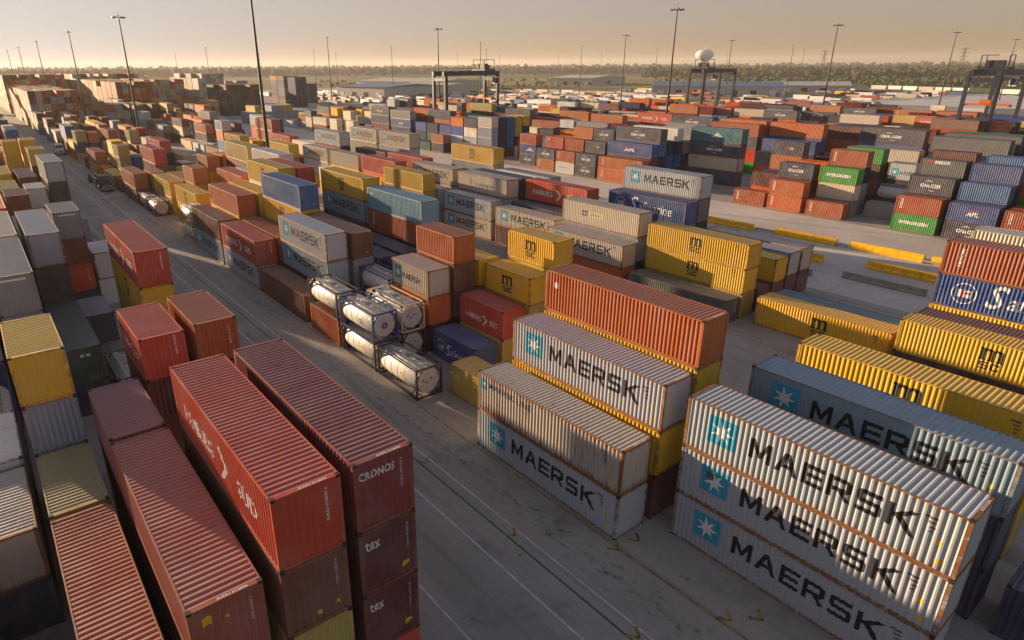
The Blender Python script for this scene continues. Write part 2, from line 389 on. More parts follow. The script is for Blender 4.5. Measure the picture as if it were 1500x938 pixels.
# ------------------------------------------------------------------ lettering
def font_polys(s, size=1.0, bold=0.0, shear=0.0, squash=1.0, space=1.0):
    key = ('font', s, bold, shear, space)
    def mk():
        c = bpy.data.curves.new('lettering_curve', 'FONT'); c.body = s; c.size = 1.0; c.offset = bold; c.shear = shear; c.space_character = space; c.resolution_u = 2
        o = bpy.data.objects.new('lettering_curve', c); COL.objects.link(o); bpy.context.view_layer.update()
        me = bpy.data.meshes.new_from_object(o.evaluated_get(bpy.context.evaluated_depsgraph_get()))
        P = [[(me.vertices[i].co.x, me.vertices[i].co.y) for i in p.vertices] for p in me.polygons]
        bpy.data.objects.remove(o); bpy.data.curves.remove(c); bpy.data.meshes.remove(me)
        xs = [p[0] for q in P for p in q]; ys = [p[1] for q in P for p in q]
        x0, x1, y0, y1 = min(xs), max(xs), min(ys), max(ys)
        return [[((x-x0), (y-y0)) for x, y in q] for q in P], x1-x0, y1-y0
    return cached(key, mk)
def place(P, u, v, w, h):
    """P: (polys, width, height) fitted into the rectangle u..u+w, v..v+h"""
    return [[(u+x*w/P[1], v+y*h/P[2]) for x, y in q] for q in P[0]]
def text(s, u, v, w, h, bold=0.015, shear=0.0): return place(font_polys(s, 1, bold, shear), u, v, w, h)
def vtext(s, u, v, w, h, bold=0.02):
    """lettering that runs upwards"""
    P, pw, ph = font_polys(s, 1, bold)
    return [[(u+w-y*w/ph, v+x*h/pw) for x, y in q] for q in P]
def rect(u, v, w, h): return [[(u, v), (u+w, v), (u+w, v+h), (u, v+h)]]
def ring(u, v, r0, r1, n=24, a0=0, a1=2*PI, ru=1.0):
    out = []
    for i in range(n):
        t0 = a0+(a1-a0)*i/n; t1 = a0+(a1-a0)*(i+1)/n
        out.append([(u+ru*r0*math.cos(t0), v+r0*math.sin(t0)), (u+ru*r1*math.cos(t0), v+r1*math.sin(t0)), (u+ru*r1*math.cos(t1), v+r1*math.sin(t1)), (u+ru*r0*math.cos(t1), v+r0*math.sin(t1))])
    return out
def star(u, v, r, n=7, rot=PI/2, inner=0.36):
    out = []
    for i in range(n):
        a = rot+2*PI*i/n; b = PI/n
        p0 = (u+r*inner*math.cos(a-b), v+r*inner*math.sin(a-b)); p1 = (u+r*math.cos(a), v+r*math.sin(a)); p2 = (u+r*inner*math.cos(a+b), v+r*inner*math.sin(a+b))
        out.append([(u, v), p0, p1, p2])
    return out
GL = {
 'm': (1.40, [[(0,0),(.40,0),(.40,.13),(.31,.13),(.31,.85),(.06,.85),(.06,.13),(0,.13)], [(0,.85),(.31,.85),(.31,1),(0,1)], [(.31,.70),(.40,.80),(.50,.80),(.60,.70),(.60,.985),(.50,1),(.40,.98),(.31,.90)], [(.53,0),(.88,0),(.88,.13),(.84,.13),(.84,.80),(.78,.94),(.60,.985),(.60,.13),(.53,.13)], [(.84,.70),(.93,.80),(1.02,.80),(1.12,.70),(1.12,.985),(1.02,1),(.92,.98),(.84,.90)], [(1.02,0),(1.42,0),(1.42,.13),(1.36,.13),(1.36,.80),(1.30,.94),(1.12,.985),(1.12,.13),(1.02,.13)]]),
 'C': (.92, [[(.14,1),(.26,.8),(.90,.8),(.90,1)], [(0,.85),(0,.15),(.14,0),(.26,.2),(.26,.8),(.14,1)], [(.14,0),(.90,0),(.90,.2),(.26,.2)], [(.66,.62),(.90,.62),(.90,.8),(.66,.8)], [(.66,.2),(.90,.2),(.90,.38),(.66,.38)]]),
 'M': (1.16, [[(0,0),(.23,0),(.23,.60),(.23,.63),(0,1)], [(0,1),(.23,.63),(.5,.14),(.58,.14),(.58,.42),(.25,1)], [(.58,.42),(.58,.14),(.66,.14),(.93,.63),(1.16,1),(.91,1)], [(.93,0),(1.16,0),(1.16,1),(.93,.63)]]),
 'A': (1.16, [[(0,0),(.25,0),(.58,.76),(.58,1),(.44,1)], [(1.16,0),(.72,1),(.58,1),(.58,.76),(.91,0)], [(.375,.26),(.785,.26),(.70,.45),(.46,.45)]]),
 'E': (.98, [[(0,0),(.23,0),(.23,1),(0,1)], [(.23,.8),(.98,.8),(.98,1),(.23,1)], [(.23,.41),(.94,.41),(.94,.6),(.23,.6)], [(.23,0),(.98,0),(.98,.2),(.23,.2)]]),
 'R': (1.08, [[(0,0),(.23,0),(.23,1),(0,1)], [(.23,.8),(.80,.8),(.86,1),(.23,1)], [(.86,1),(.80,.8),(.80,.55),(.86,.35),(1.04,.47),(1.04,.88)], [(.23,.35),(.86,.35),(.80,.55),(.23,.55)], [(.52,.35),(.80,.35),(1.10,0),(.83,0)]]),
 'S': (1.06, [[(.14,1),(.22,.8),(1.02,.8),(1.02,1)], [(.14,1),(0,.88),(0,.52),(.13,.40),(.22,.6),(.22,.8)], [(.22,.6),(.13,.40),(.84,.40),(.92,.6)], [(.92,.6),(.84,.40),(.84,.2),(.92,0),(1.06,.12),(1.06,.48)], [(0,0),(.92,0),(.84,.2),(0,.2)]]),
 'K': (1.20, [[(0,0),(.23,0),(.23,1),(0,1)], [(.23,.44),(.36,.46),(.62,.60),(1.20,1.0),(.86,.98),(.23,.60)], [(.36,.46),(.90,-.06),(1.24,-.14),(.62,.60)]]),
}
def blocky(word, u, v, w, h):
    tot = sum(GL[c][0] for c in word)+0.20*(len(word)-1); s = w/tot; out = []
    for c in word:
        for q in GL[c][1]: out.append([(u+x*s, v+y*h) for x, y in q])
        u += (GL[c][0]+0.20)*s
    return out
def quads_from(*ps):
    out = []
    for p in ps: out += p
    return out
def chev(u, v, s):
    return [[(u, v+s), (u+.25*s, v+s), (u+.75*s, v+.5*s), (u+.5*s, v+.5*s)], [(u+.5*s, v+.5*s), (u+.75*s, v+.5*s), (u+.25*s, v), (u, v)]]
def design(code, ft, H):
    """flat print for the long left side: list of (part name, ink, layer, polygons)"""
    k = 1.0 if ft == 40 else 0.5; L = LEN[ft]; o = []; A = o.append
    if code in ('mk', 'mkp'):
        if ft == 40:
            A(('emblem_panel', 'b', 0, rect(1.28, 0.92*H/2.9, 1.52, 1.52))); A(('emblem_star', 'w', 1, star(2.04, 0.92*H/2.9+0.76, 0.66, 7, PI/2+0.2)))
            if code == 'mkp': A(('emblem_patch', 'd', 2, rect(1.55, 0.92*H/2.9+0.78, 0.42, 0.40)))
            A(('lettering', 'k', 0, blocky('MAERSK', 3.5, 1.12*H/2.9, 7.08, 1.06)))
        else:
            A(('emblem_panel', 'b', 0, rect(0.5, 0.75, 1.1, 1.25))); A(('emblem_star', 'w', 1, star(1.05, 1.37, 0.46))); A(('lettering', 'k', 0, blocky('MAERSK', 1.8, 1.0, 3.1, 0.55)))
    elif code == 'mkline':
        A(('emblem_panel', 'b', 0, rect(0.42, 1.72, 0.48, 0.76))); A(('emblem_star', 'w', 1, star(0.66, 2.1, 0.22)))
        A(('lettering', 'd', 0, text('MAERSK LINE', 1.15, 1.98, 4.0, 0.42, 0.02)))
    elif code == 'msc':
        u = 5.45 if ft == 40 else 2.35; hh = H/2.9
        A(('lettering', 'k', 0, blocky('m', u, 1.34*hh, 1.45, 1.02*hh)+blocky('SC', u+0.10, 0.62*hh, 1.25, 0.60*hh)))
    elif code == 'hs':
        h0 = 0.95*H/2.9; hh = 0.75
        if ft == 40: A(('lettering', 'w', 0, text('HAMBURG', 1.6, h0, 4.0, hh, 0.012)+text('SÜD', 8.5, h0, 2.0, hh*1.2, 0.012))); A(('emblem', 'w', 0, chev(6.35, h0-0.35, 1.45)))
        else: A(('lettering', 'w', 0, text('HAMBURG', 1.0, h0, 2.1, 0.5, 0.012)+text('SÜD', 4.3, h0, 1.05, 0.6, 0.012))); A(('emblem', 'w', 0, chev(3.3, h0-0.2, 0.9)))
    elif code == 'sf':
        s = 1 if ft == 40 else 0.52; v0 = 0.75
        A(('lettering', 'w', 0, text('S', 3.5*s+0.1, v0-0.1, 1.35*s, 1.75*s+.2, 0.008, 0.25)+text('afmarine', 4.95*s+0.1, v0+0.1, 5.2*s, 1.15*s+.1, 0.004, 0.25)))
        A(('emblem', 'w', 0, ring(2.0*s+.1, 1.4, 0.70*s+.1, 0.75*s+.12, 28)+rect(1.55*s+.1, 1.08, 0.9*s+.05, 0.62*s))); A(('emblem_flag', 'r', 1, rect(1.80*s+.1, 1.08, 0.20*s, 0.62*s)+rect(2.05*s+.1, 1.36*1.0, 0.38*s, 0.17*s)))
    elif code == 'cma':
        c = L/2; w = 3.9*k+1.4*(1-k); h = 0.55
        A(('lettering', 'w', 0, text('CMA CGM', c-w/2, 1.10, w, h*1.05, 0.05)))
        A(('emblem', 'w', 0, ring(c-0.1*w, 1.55, 0.52, 0.62, 10, 0.30*PI, 0.72*PI, 1.5*k+.9*(1-k))+ring(c+0.12*w, 1.2, 0.52, 0.60, 10, 1.28*PI, 1.65*PI, 1.5*k+.9*(1-k))))
    elif code == 'red':           # black box with the red and white tag on it
        A(('lettering', 'w', 0, text('CGM', L*.56, 1.2, L*.13, 0.42, 0.02))); A(('emblem', 'r', 0, text('CMA', L*.40, 1.2, L*.14, 0.42, 0.03)))
    elif code == 'seaco':
        A(('emblem', 'r', 0, rect(L*.14, 2.1, L*.16, 0.30))); A(('lettering', 'w', 0, text('seaco', L*.32, 1.95, L*.34, 0.50, 0.03)))
    elif code == 'apl':
        A(('lettering', 'w', 0, text('APL', L*.38, 0.98, L*.26, 0.62, 0.04, 0.2))); A(('emblem', 'r', 0, rect(L*.40, 1.72, L*.24, 0.07)+rect(L*.42, 1.88, L*.22, 0.07)))
    elif code == 'evg':
        A(('lettering', 'w', 0, text('EVERGREEN', L*.17, 1.12, L*.66, 0.52, 0.05)))
    elif code == 'tri':
        A(('lettering', 'w', 0, vtext('triton' if ft == 20 else 'TRITON', L*0.10 if ft == 20 else 1.1, 0.7, 0.40, 1.55)))
    elif code == 'flo':           # violet and cream sign
        A(('emblem', 'p', 0, rect(3.3, 1.25, 1.0, 0.62))); A(('lettering', 'c', 0, rect(4.32, 1.2, 2.5, 0.66))); A(('emblem_lettering', 'w', 1, text('Nile', 3.45, 1.42, 0.7, 0.28, 0.02))); A(('sign_lettering', 'd', 1, text('Dutch', 4.9, 1.38, 1.4, 0.34, 0.0)))
    elif code == 'haj':
        A(('lettering', 'd', 0, text('HANJIN', 4.6, 1.0, 4.6, 0.62, 0.02))); A(('emblem', 'd', 0, chev(3.1, 1.15, 1.0)))
    elif code == 'apw':           # white wave emblem
        A(('emblem', 'w', 0, [[(L*.42+i*.35, 1.0), (L*.42+i*.35+.3, 1.0), (L*.42+i*.35+.55, 1.95-abs(i-3)*.22), (L*.42+i*.35+.3, 1.95-abs(i-3)*.22)] for i in range(7)]))
    elif code == 'wht':
        A(('lettering', 'd', 0, text('Capital', L*.2, 1.2, L*.5, 0.4, 0.0)))
    elif code == 'cgs':
        A(('emblem', 'r', 0, rect(L*.08, 2.0, L*.13, 0.22)))
    elif code == 'spot':
        A(('emblem', 'w', 0, ring(1.0, 1.95, 0.0, 0.22, 12)))
    if ft == 40 and code in ('mk', 'mkp', 'msc', 'mkline'):
        A(('placard', 'y', 0, rect(11.28, 1.22, 0.20, 0.22)+rect(11.42, 0.42, 0.22, 0.22)))
        A(('data_lettering', 'd', 0, rect(10.72, 2.22, 0.42, 0.10)+rect(11.05, 2.22, 0.10, 0.05)+rect(10.86, 2.02, 0.28, 0.09)+rect(10.95, 1.80, 0.20, 0.09)+rect(10.95, 1.62, 0.14, 0.08)))
    return o
def end_design(code, ft, H):
    o = []; A = o.append
    if code == 'tex':
        A(('end_lettering', 'w', 0, text('tex', 0.28, 1.98, 0.62, 0.40, 0.012))); A(('end_placard', 'y', 0, rect(1.78, 0.50, 0.20, 0.22)+rect(1.98, 0.60, 0.12, 0.16))); A(('number_strip', 'w', 0, vtext('TGHU 307512 8', 2.02, 1.35, 0.075, 1.15, 0.0)))
    elif code == 'cronos':
        A(('end_lettering', 'w', 0, text('CRONOS', 0.22, 2.13, 1.45, 0.33, 0.018))); A(('number_strip', 'w', 0, vtext('CRXU 944120 5', 1.90, 1.25, 0.08, 1.25, 0.0)))
    elif code == 'hs' : A(('number_strip', 'w', 0, vtext('SUDU 512096 2', 1.82, 1.25, 0.125, 1.35, 0.035)))
    elif code == 'brn': A(('end_placard', 'y', 0, rect(1.15, 0.42, 0.17, 0.20)+[[(1.86, 0.52), (2.06, 0.52), (1.96, 0.72)]])); A(('number_strip', 'w', 0, vtext('TCKU 120877 4', 1.95, 1.35, 0.07, 1.15, 0.0)))
    elif code == 'mau': A(('end_placard', 'y', 0, rect(0.42, 2.10, 0.30, 0.34)+[[(1.12, 2.05), (1.28, 2.05), (1.20, 2.22)]])); A(('number_strip', 'w', 0, vtext('GESU 655032 0', 1.95, 1.45, 0.07, 1.0, 0.0)))
    elif code == 'sgn': A(('end_sign', 'w', 0, rect(0.45, H-0.42, 1.5, 0.14)))
    elif code == 'two': A(('end_placard', 'w', 0, rect(0.95, H-0.75, 0.26, 0.20)+rect(1.35, H-0.75, 0.26, 0.20)))
    elif code == 'dot': A(('end_placard', 'y', 0, ring(W*0.72, 0.55, 0, 0.10, 10)))
    elif code == 'txt': A(('number_strip', 'w', 0, vtext('BMOU 410', 1.9, 1.0, 0.10, 1.2, 0.01)))
    return o
def roof_design(code): 
    return [('roof_number', 'w', 0, code)]
def drape(name, polys, P, layer, mapf, ink):
    """cuts flat print along every fold of the sheet and lays it on the corrugation"""
    bm = bmesh.new()
    for q in polys:
        try: bm.faces.new([bm.verts.new((u, v, 0)) for u, v in q])
        except ValueError: pass
    u0 = min(v.co.x for v in bm.verts); u1 = max(v.co.x for v in bm.verts)
    for u, r in P:
        if u0 < u < u1: bmesh.ops.bisect_plane(bm, geom=bm.verts[:]+bm.edges[:]+bm.faces[:], plane_co=(u, 0, 0), plane_no=(1, 0, 0), dist=1e-5)
    bmesh.ops.triangulate(bm, faces=bm.faces[:])
    for v in bm.verts: v.co = mapf(v.co.x, v.co.y, rec(P, v.co.x)-0.004-0.003*layer)
    me = bpy.data.meshes.new(name); bm.to_mesh(me); bm.free(); me.materials.append(INK[ink]); return me

# ------------------------------------------------------------------ shipping containers: one at a time
COLOR = {
 'mkw': (0.44, 0.47, 0.50), 'mkb': (0.26, 0.36, 0.43), 'mkt': (0.56, 0.50, 0.41), 'red': (0.54, 0.062, 0.026), 'hsr': (0.50, 0.052, 0.026), 'mar': (0.125, 0.024, 0.024), 'pnk': (0.27, 0.070, 0.075),
 'rst': (0.39, 0.080, 0.022), 'ror': (0.49, 0.115, 0.024), 'rmv': (0.33, 0.085, 0.060), 'brn': (0.17, 0.060, 0.034), 'dbr': (0.085, 0.040, 0.032), 'yel': (0.70, 0.42, 0.018), 'oli': (0.50, 0.36, 0.075), 'tan': (0.42, 0.31, 0.12),
 'nav': (0.020, 0.034, 0.085), 'cma': (0.062, 0.060, 0.088), 'blu': (0.025, 0.120, 0.30), 'sfb': (0.015, 0.060, 0.23), 'apb': (0.045, 0.075, 0.24), 'cro': (0.26, 0.056, 0.050), 'lbl': (0.17, 0.36, 0.46), 'tel': (0.030, 0.16, 0.21),
 'grn': (0.045, 0.30, 0.035), 'dgn': (0.035, 0.085, 0.065), 'mgn': (0.05, 0.23, 0.14), 'gry': (0.28, 0.285, 0.29), 'gbl': (0.27, 0.30, 0.36), 'dgy': (0.10, 0.105, 0.115), 'blk': (0.035, 0.034, 0.036),
 'bei': (0.52, 0.45, 0.35), 'crm': (0.64, 0.56, 0.42), 'wht': (0.68, 0.66, 0.62), 'org': (0.48, 0.145, 0.030), 'snd': (0.50, 0.36, 0.22)}
CNAME = {'mkw': 'pale grey', 'mkb': 'blue-grey', 'mkt': 'tan-grey', 'red': 'red', 'hsr': 'bright red', 'mar': 'maroon', 'cro': 'maroon', 'pnk': 'dusky pink', 'rst': 'rust red', 'ror': 'rust orange', 'rmv': 'faded red', 'brn': 'brown', 'dbr': 'dark brown',
 'yel': 'yellow', 'oli': 'mustard', 'tan': 'tan', 'nav': 'navy', 'cma': 'slate', 'blu': 'blue', 'sfb': 'royal blue', 'apb': 'violet-blue', 'lbl': 'light blue', 'tel': 'teal', 'grn': 'green', 'dgn': 'dark green', 'mgn': 'sea green',
 'gry': 'grey', 'gbl': 'blue-grey', 'dgy': 'dark grey', 'blk': 'black', 'bei': 'beige', 'crm': 'cream', 'wht': 'white', 'org': 'orange', 'snd': 'sandy'}
DNAME = {'mk': 'with black capitals and star', 'mkp': 'with patched star emblem', 'mkline': 'with small grey lettering', 'msc': 'with black m lettering', 'hs': 'with white arrow lettering', 'sf': 'with white script', 'cma': 'with white swoosh lettering', 'red': 'with red-white lettering',
 'seaco': 'with red-white lettering', 'apl': 'with red-topped white lettering', 'evg': 'with long white lettering', 'tri': 'with upright white lettering', 'flo': 'with violet-cream sign', 'haj': 'with grey arrow lettering', 'apw': 'with white wave emblem', 'wht': 'with faint grey lettering', 'cgs': 'with red tag', 'spot': 'with white disc'}
XROW = {}
for i in range(6): XROW[f'a{i}'] = 8.0-2.95*i+W/2; XROW[f'b{i}'] = 23.54+2.98*i+W/2; XROW[f'c{i}'] = 56.32+2.98*i+W/2; XROW[f'd{i}'] = 113.8+2.98*i+W/2
for i in range(7): XROW[f'e{i}'] = 147.0+2.98*i+W/2
for i in range(6):
    for b, x in (('f', 181.0), ('g', 238.0), ('h', 272.0), ('i', 306.0), ('j', 364.0), ('k', 398.0), ('l', 431.0)): XROW[f'{b}{i}'] = x+2.98*i+W/2
ROWNAME = {'a': 'left of the road', 'b': 'right of road', 'c': 'past inner lane', 'd': 'beyond the barriers', 'e': 'past far lane', 'f': 'past lamp lane'}
ITEMS = []       # every container: dict(row, x, y (near end), ft, z, H, col, des, end, tank, n, tier, key)
OCC = {}
LEFT_SIDE_RUST = {'mkw': .27, 'mkb': .15, 'mkt': .42, 'bei': .4, 'yel': .12, 'wht': .2, 'hsr': .12}
def stack(row, y, ft, h, boxes, lab=None):
    """boxes: bottom to top, 'colour', 'colour:side', 'colour:side:end' or 'T:frame colour' for a tank"""
    x = XROW[row] if isinstance(row, str) else row
    L = LEN[ft]; OCC.setdefault(round(x, 1), []).append((y-0.25, y+L+0.25)); z = 0.012
    for i, s in enumerate(boxes):
        p = s.split(':'); hh = 2.591 if p[0] == 'T' and h < 2.7 else h
        d = dict(row=row if isinstance(row, str) else 'z', x=x, y=y, ft=ft, z=z, H=hh, col=p[0], des=p[1] if len(p) > 1 else '', end=p[2] if len(p) > 2 else '', tier=i, n=len(boxes), tank=p[0] == 'T', lab=(lab or {}).get(i))
        ITEMS.append(d); z += hh
def free(x, y, L):
    return all(y+L < a or y > b for a, b in OCC.get(round(x, 1), []))
#@@TABLE
# ---- left of the road
stack('a0', 17.0, 40, 2.93, ['red::txt', 'mar::tex', 'mar::tex', 'cro::cronos'], {3: 'maroon long container with curly white end lettering, topmost beside the road', 2: 'maroon long container with small white end lettering, directly under the topmost', 1: 'maroon long container with small white end lettering, second from the ground', 0: 'bright red long container at the foot of the maroon stack'})
stack('a1', 16.9, 40, 2.93, ['mar', 'oli', 'brn::brn', 'red:hs:hs'], {3: 'orange-red long container with white arrow lettering on its sunlit side, beside maroon stack', 2: 'dark brown container with yellow placards under the orange-red one', 1: 'mustard container end under the dark brown one at the bottom edge'})
stack('a2', 17.2, 40, 2.88, ['dgn', 'mar', 'rmv::mau'], {2: 'faded red long container with ribbed roof and yellow end placards'})
stack('a2', 29.75, 20, 2.88, ['brn', 'mar', 'pnk'], {2: 'dusky pink short container behind the faded red ribbed roof'})
stack('a3', 17.2, 40, 2.88, ['nav', 'rst'], {1: 'rust red long container with wide roof ribs at the bottom left edge'})
stack('a3', 29.75, 20, 2.88, ['gry', 'tan'], {1: 'tan short container with dented, half shaded roof below the yellow one'})
stack('a3', 36.1, 20, 2.80, ['dgy', 'nav', 'gbl', 'yel:msc'], {3: 'yellow short container on a grey one at the left edge', 2: 'blue-grey ribbed short container directly under the yellow one at left'})
stack('a4', 36.1, 20, 2.90, ['nav', 'wht'], {1: 'white short container with ribbed roof at the left edge'})
stack('a4', 29.75, 20, 2.75, ['nav', 'bei'], {1: 'beige short container with ribbed roof on a navy one, left edge', 0: 'navy short container on the ground under the beige one at left'})
stack('a4', 43.2, 20, 2.59, ['nav', 'T:b'])
stack('a5', 50, 40, 2.8, ['nav', 'gry', 'brn']); stack('a4', 51.2, 40, 2.8, ['brn', 'nav', 'gry', 'bei']); stack('a4', 65, 40, 2.8, ['brn', 'nav', 'gry', 'tan'])
stack('a3', 51.2, 40, 2.86, ['nav', 'gry', 'gbl', 'gry::sgn'])
stack('a3', 64.6, 40, 2.86, ['nav', 'gry', 'brn', 'crm'])
stack('a2', 50.7, 40, 2.72, ['nav', 'dgn::two'], {1: 'dark green long container with two white end placards, left of the tall red stack'})
stack('a2', 63.1, 40, 2.88, ['dgn', 'dgy', 'dgy', 'mkw'])
stack('a1', 50.0, 20, 2.59, ['T:g'])
stack('a1', 36.7, 20, 2.60, ['mar', 'brn', 'mar', 'hsr:hs:hs'], {3: 'bright red short container with white end strip, topmost before the yellow-red pair'})
stack('a0', 36.5, 20, 2.66, ['mar', 'mar', 'brn', 'rst::txt'], {3: 'rust brown short container topmost beside the road, right of the bright red short one'})
stack('a1', 65.3, 20, 2.85, ['gbl'])
stack('a1', 74.2, 20, 2.78, ['nav', 'red::txt', 'brn', 'gry::sgn'])
stack('a0', 51.9, 40, 2.88, ['oli', 'oli', 'yel:msc', 'hsr:hs:hs'], {3: 'bright red long container with white arrow lettering standing on yellow ones by the road', 2: 'yellow long container directly under the red lettered one left of the road'})
stack('a0', 76.6, 20, 2.95, ['wht', 'wht'])
stack('a0', 97.0, 40, 2.88, ['gry', 'gbl']); stack('a0', 110.8, 40, 2.95, ['blk', 'blk', 'blk', 'mkw']); stack('a1', 108.7, 20, 2.88, ['dgy', 'gry', 'wht'])
stack('a2', 94.5, 20, 2.52, ['brn', 'brn', 'mar', 'brn']); stack('a2', 103.5, 20, 2.7, ['brn', 'oli', 'oli']); stack('a3', 95, 40, 2.7, ['red', 'brn', 'red']); stack('a2', 112, 40, 2.7, ['oli', 'brn', 'oli'])
stack('a0', 136.3, 20, 2.82, ['dbr', 'dbr', 'dbr', 'oli']); stack('a0', 152.0, 20, 2.9, ['dbr', 'dbr', 'yel', 'yel']); stack('a1', 150.5, 20, 2.9, ['dbr', 'dbr', 'yel', 'yel'])
stack('a1', 165, 40, 2.85, ['nav', 'brn', 'org']); stack('a0', 172, 40, 2.85, ['nav', 'blk']); stack('a3', 78.5, 40, 2.85, ['nav', 'gry', 'brn', 'rst']); stack('a2', 78.5, 40, 2.8, ['brn', 'brn', 'bei'])
stack('a1', 92, 40, 2.85, ['nav', 'brn']); stack('a3', 110, 40, 2.7, ['nav', 'yel', 'yel']); stack('a1', 122, 40, 2.85, ['nav', 'brn', 'mar']); stack('a2', 128, 40, 2.85, ['nav', 'brn', 'yel'])
# ---- first block right of the road
stack('b0', 17.55, 40, 2.85, ['mkw:mk', 'mkt:mkline'], {1: 'rust-stained pale grey long container with small grey lettering, upper of two by the road', 0: 'pale grey container with black capitals, lower of two by the road'})
stack('b1', 3.9, 40, 2.89, ['mkw:mk', 'mkw:mkp', 'mkw:mk'], {2: 'pale grey long container with black capitals, topmost of three at bottom right', 1: 'pale grey long container with patched star, middle of three at bottom right', 0: 'pale grey long container on the ground, lowest of three at bottom right'})
stack('b1', 17.5, 40, 2.88, ['mar', 'yel:msc', 'mkw:mk'], {2: 'pale grey long container with black capitals standing on a yellow one', 1: 'yellow long container squeezed under the pale grey one', 0: 'maroon container end low beside the pale grey pair'})
stack('b2', 17.6, 40, 2.885, ['mar', 'oli', 'yel', 'ror:spot'], {3: 'rust orange long ribbed container on a yellow one, behind the pale grey top', 2: 'yellow long container directly under the rust orange ribbed one'})
stack('b3', 3.9, 40, 2.88, ['nav', 'nav', 'mkb:mk'], {2: 'blue-grey long container with black capitals, mostly shaded, behind the three pale ones'})
stack('b5', 4.2, 40, 2.78, ['oli', 'yel', 'yel:msc'], {2: 'yellow long container with black m lettering, behind the blue-grey one'})
stack('b4', -3.0, 20, 2.59, ['T:b']); stack('b3', -3.0, 20, 2.8, ['nav'])
stack('b0', 37.4, 20, 2.59, ['T:k']); stack('b0', 43.9, 20, 2.62, ['T:k', 'T:b']); stack('b0', 50.6, 20, 2.62, ['ror::txt', 'T:k'], {0: 'rust orange short container under the leftmost white tank by the road'})
stack('b0', 58.1, 40, 2.90, ['brn'], {0: 'brown long container alone on the ground by the road behind the white tanks'}); stack('b0', 71.0, 40, 2.93, ['mkw:mk', 'hsr:hs:hs'], {1: 'bright red long container on a pale grey one by the road'}); stack('b0', 84.2, 40, 2.95, ['mkb:mk', 'brn'], {1: 'brown long container on a blue-grey one, behind the bright red one by the road'})
stack('b0', 97.4, 20, 2.59, ['T:y', 'T:y']); stack('b0', 121.0, 20, 2.59, ['T:r']); stack('b0', 127.3, 20, 2.59, ['T:r']); stack('b0', 135, 40, 2.85, ['brn', 'org'])
stack('b1', 44.2, 20, 2.60, ['T:k', 'T:w']); stack('b1', 31.0, 20, 2.59, ['oli']); stack('b1', 58.4, 40, 2.89, ['nav', 'mkb:mk', 'mkw:mk'], {2: 'white long container with black capitals, behind the leftmost white tank', 1: 'blue-grey long container with black capitals, half shaded under the white one'})
stack('b1', 71.4, 40, 2.90, ['brn', 'rst']); stack('b1', 84.7, 40, 2.90, ['oli', 'yel', 'ror'], {2: 'rust orange long container topmost in the second row, above brown roofs'}); stack('b1', 105, 40, 2.95, ['yel', 'yel:msc']); stack('b1', 121, 40, 2.85, ['oli', 'yel:msc'])
stack('b2', 37.7, 20, 2.59, ['sfb:sf'], {0: 'royal blue short container with white script alone on the ground'}); stack('b2', 44.4, 20, 2.57, ['mar::txt', 'ror', 'mkt:mk'], {2: 'tan-grey short container with black capitals above a maroon one, beside the white tanks'}); stack('b2', 51.2, 20, 2.55, ['T:g', 'T:b'])
stack('b2', 58.4, 40, 2.77, ['gry', 'gry', 'brn::dot'], {2: 'maroon-brown long container topmost beside the white lettered one'}); stack('b2', 71.0, 40, 2.88, ['oli', 'oli', 'yel:msc', 'blu::dot'], {3: 'blue long container standing on a yellow one, above the white lettered one', 2: 'yellow long container directly under the blue one'}); stack('b2', 84.9, 40, 2.90, ['gry', 'gry', 'yel:msc']); stack('b2', 116, 20, 2.78, ['crm', 'oli', 'org']); stack('b2', 122.3, 40, 2.85, ['nav', 'brn']); stack('b2', 143.7, 40, 2.98, ['brn', 'brn', 'hsr'])
stack('b3', 37.7, 20, 2.60, ['oli', 'hsr:hs'], {1: 'red short container with white arrow lettering behind the royal blue one'}); stack('b3', 44.6, 20, 2.57, ['mar', 'brn', 'brn', 'ror'], {3: 'rust orange short container, tallest of its stack beside the tan-grey lettered one'}); stack('b3', 51.4, 20, 2.7, ['nav', 'nav']); stack('b3', 84.5, 40, 2.92, ['oli', 'crm', 'crm', 'yel:msc'])
stack('b3', 58.4, 40, 2.6, ['nav', 'nav']); stack('b3', 71.2, 40, 2.75, ['nav', 'nav'])
stack('b4', 37.7, 20, 2.52, ['nav', 'oli', 'yel:msc'], {2: 'mustard yellow short container with black lettering, lower of the shaded yellow pair'}); stack('b4', 44.7, 20, 2.52, ['oli', 'oli', 'yel'], {2: 'mustard short container just right of the tall rust orange stack'}); stack('b4', 58.6, 40, 2.6, ['nav', 'nav']); stack('b4', 85.0, 40, 2.86, ['mar', 'mar', 'mar', 'hsr'])
stack('b5', 38.0, 20, 2.55, ['oli', 'oli', 'oli', 'yel:msc'], {3: 'bright yellow short container with black lettering, taller of the yellow pair in mid photo'}); stack('b5', 58.8, 40, 2.62, ['nav', 'nav', 'rst:tri', 'lbl:spot'], {3: 'light blue faded long container with bright blue end, on a brown one', 2: 'brown long container under the faded light blue one, partly sunlit'}); stack('b5', 72.0, 40, 2.82, ['nav', 'dgy', 'mkb:mk', 'yel:msc'], {3: 'yellow long container above a shaded lettered one, left of the light blue one', 2: 'shaded slate grey long container with black capitals under a yellow one'})
stack('b5', 99, 40, 2.9, ['brn', 'mkw', 'mkw', 'wht:hs']); stack('b4', 99.5, 40, 2.9, ['brn', 'org', 'gry']); stack('b3', 100, 40, 2.9, ['yel', 'org', 'ror']); stack('b5', 113.5, 40, 2.9, ['yel', 'brn', 'mar', 'oli']); stack('b5', 128, 20, 2.9, ['brn', 'gbl', 'org']); stack('b4', 128, 20, 2.9, ['brn', 'yel', 'org'])
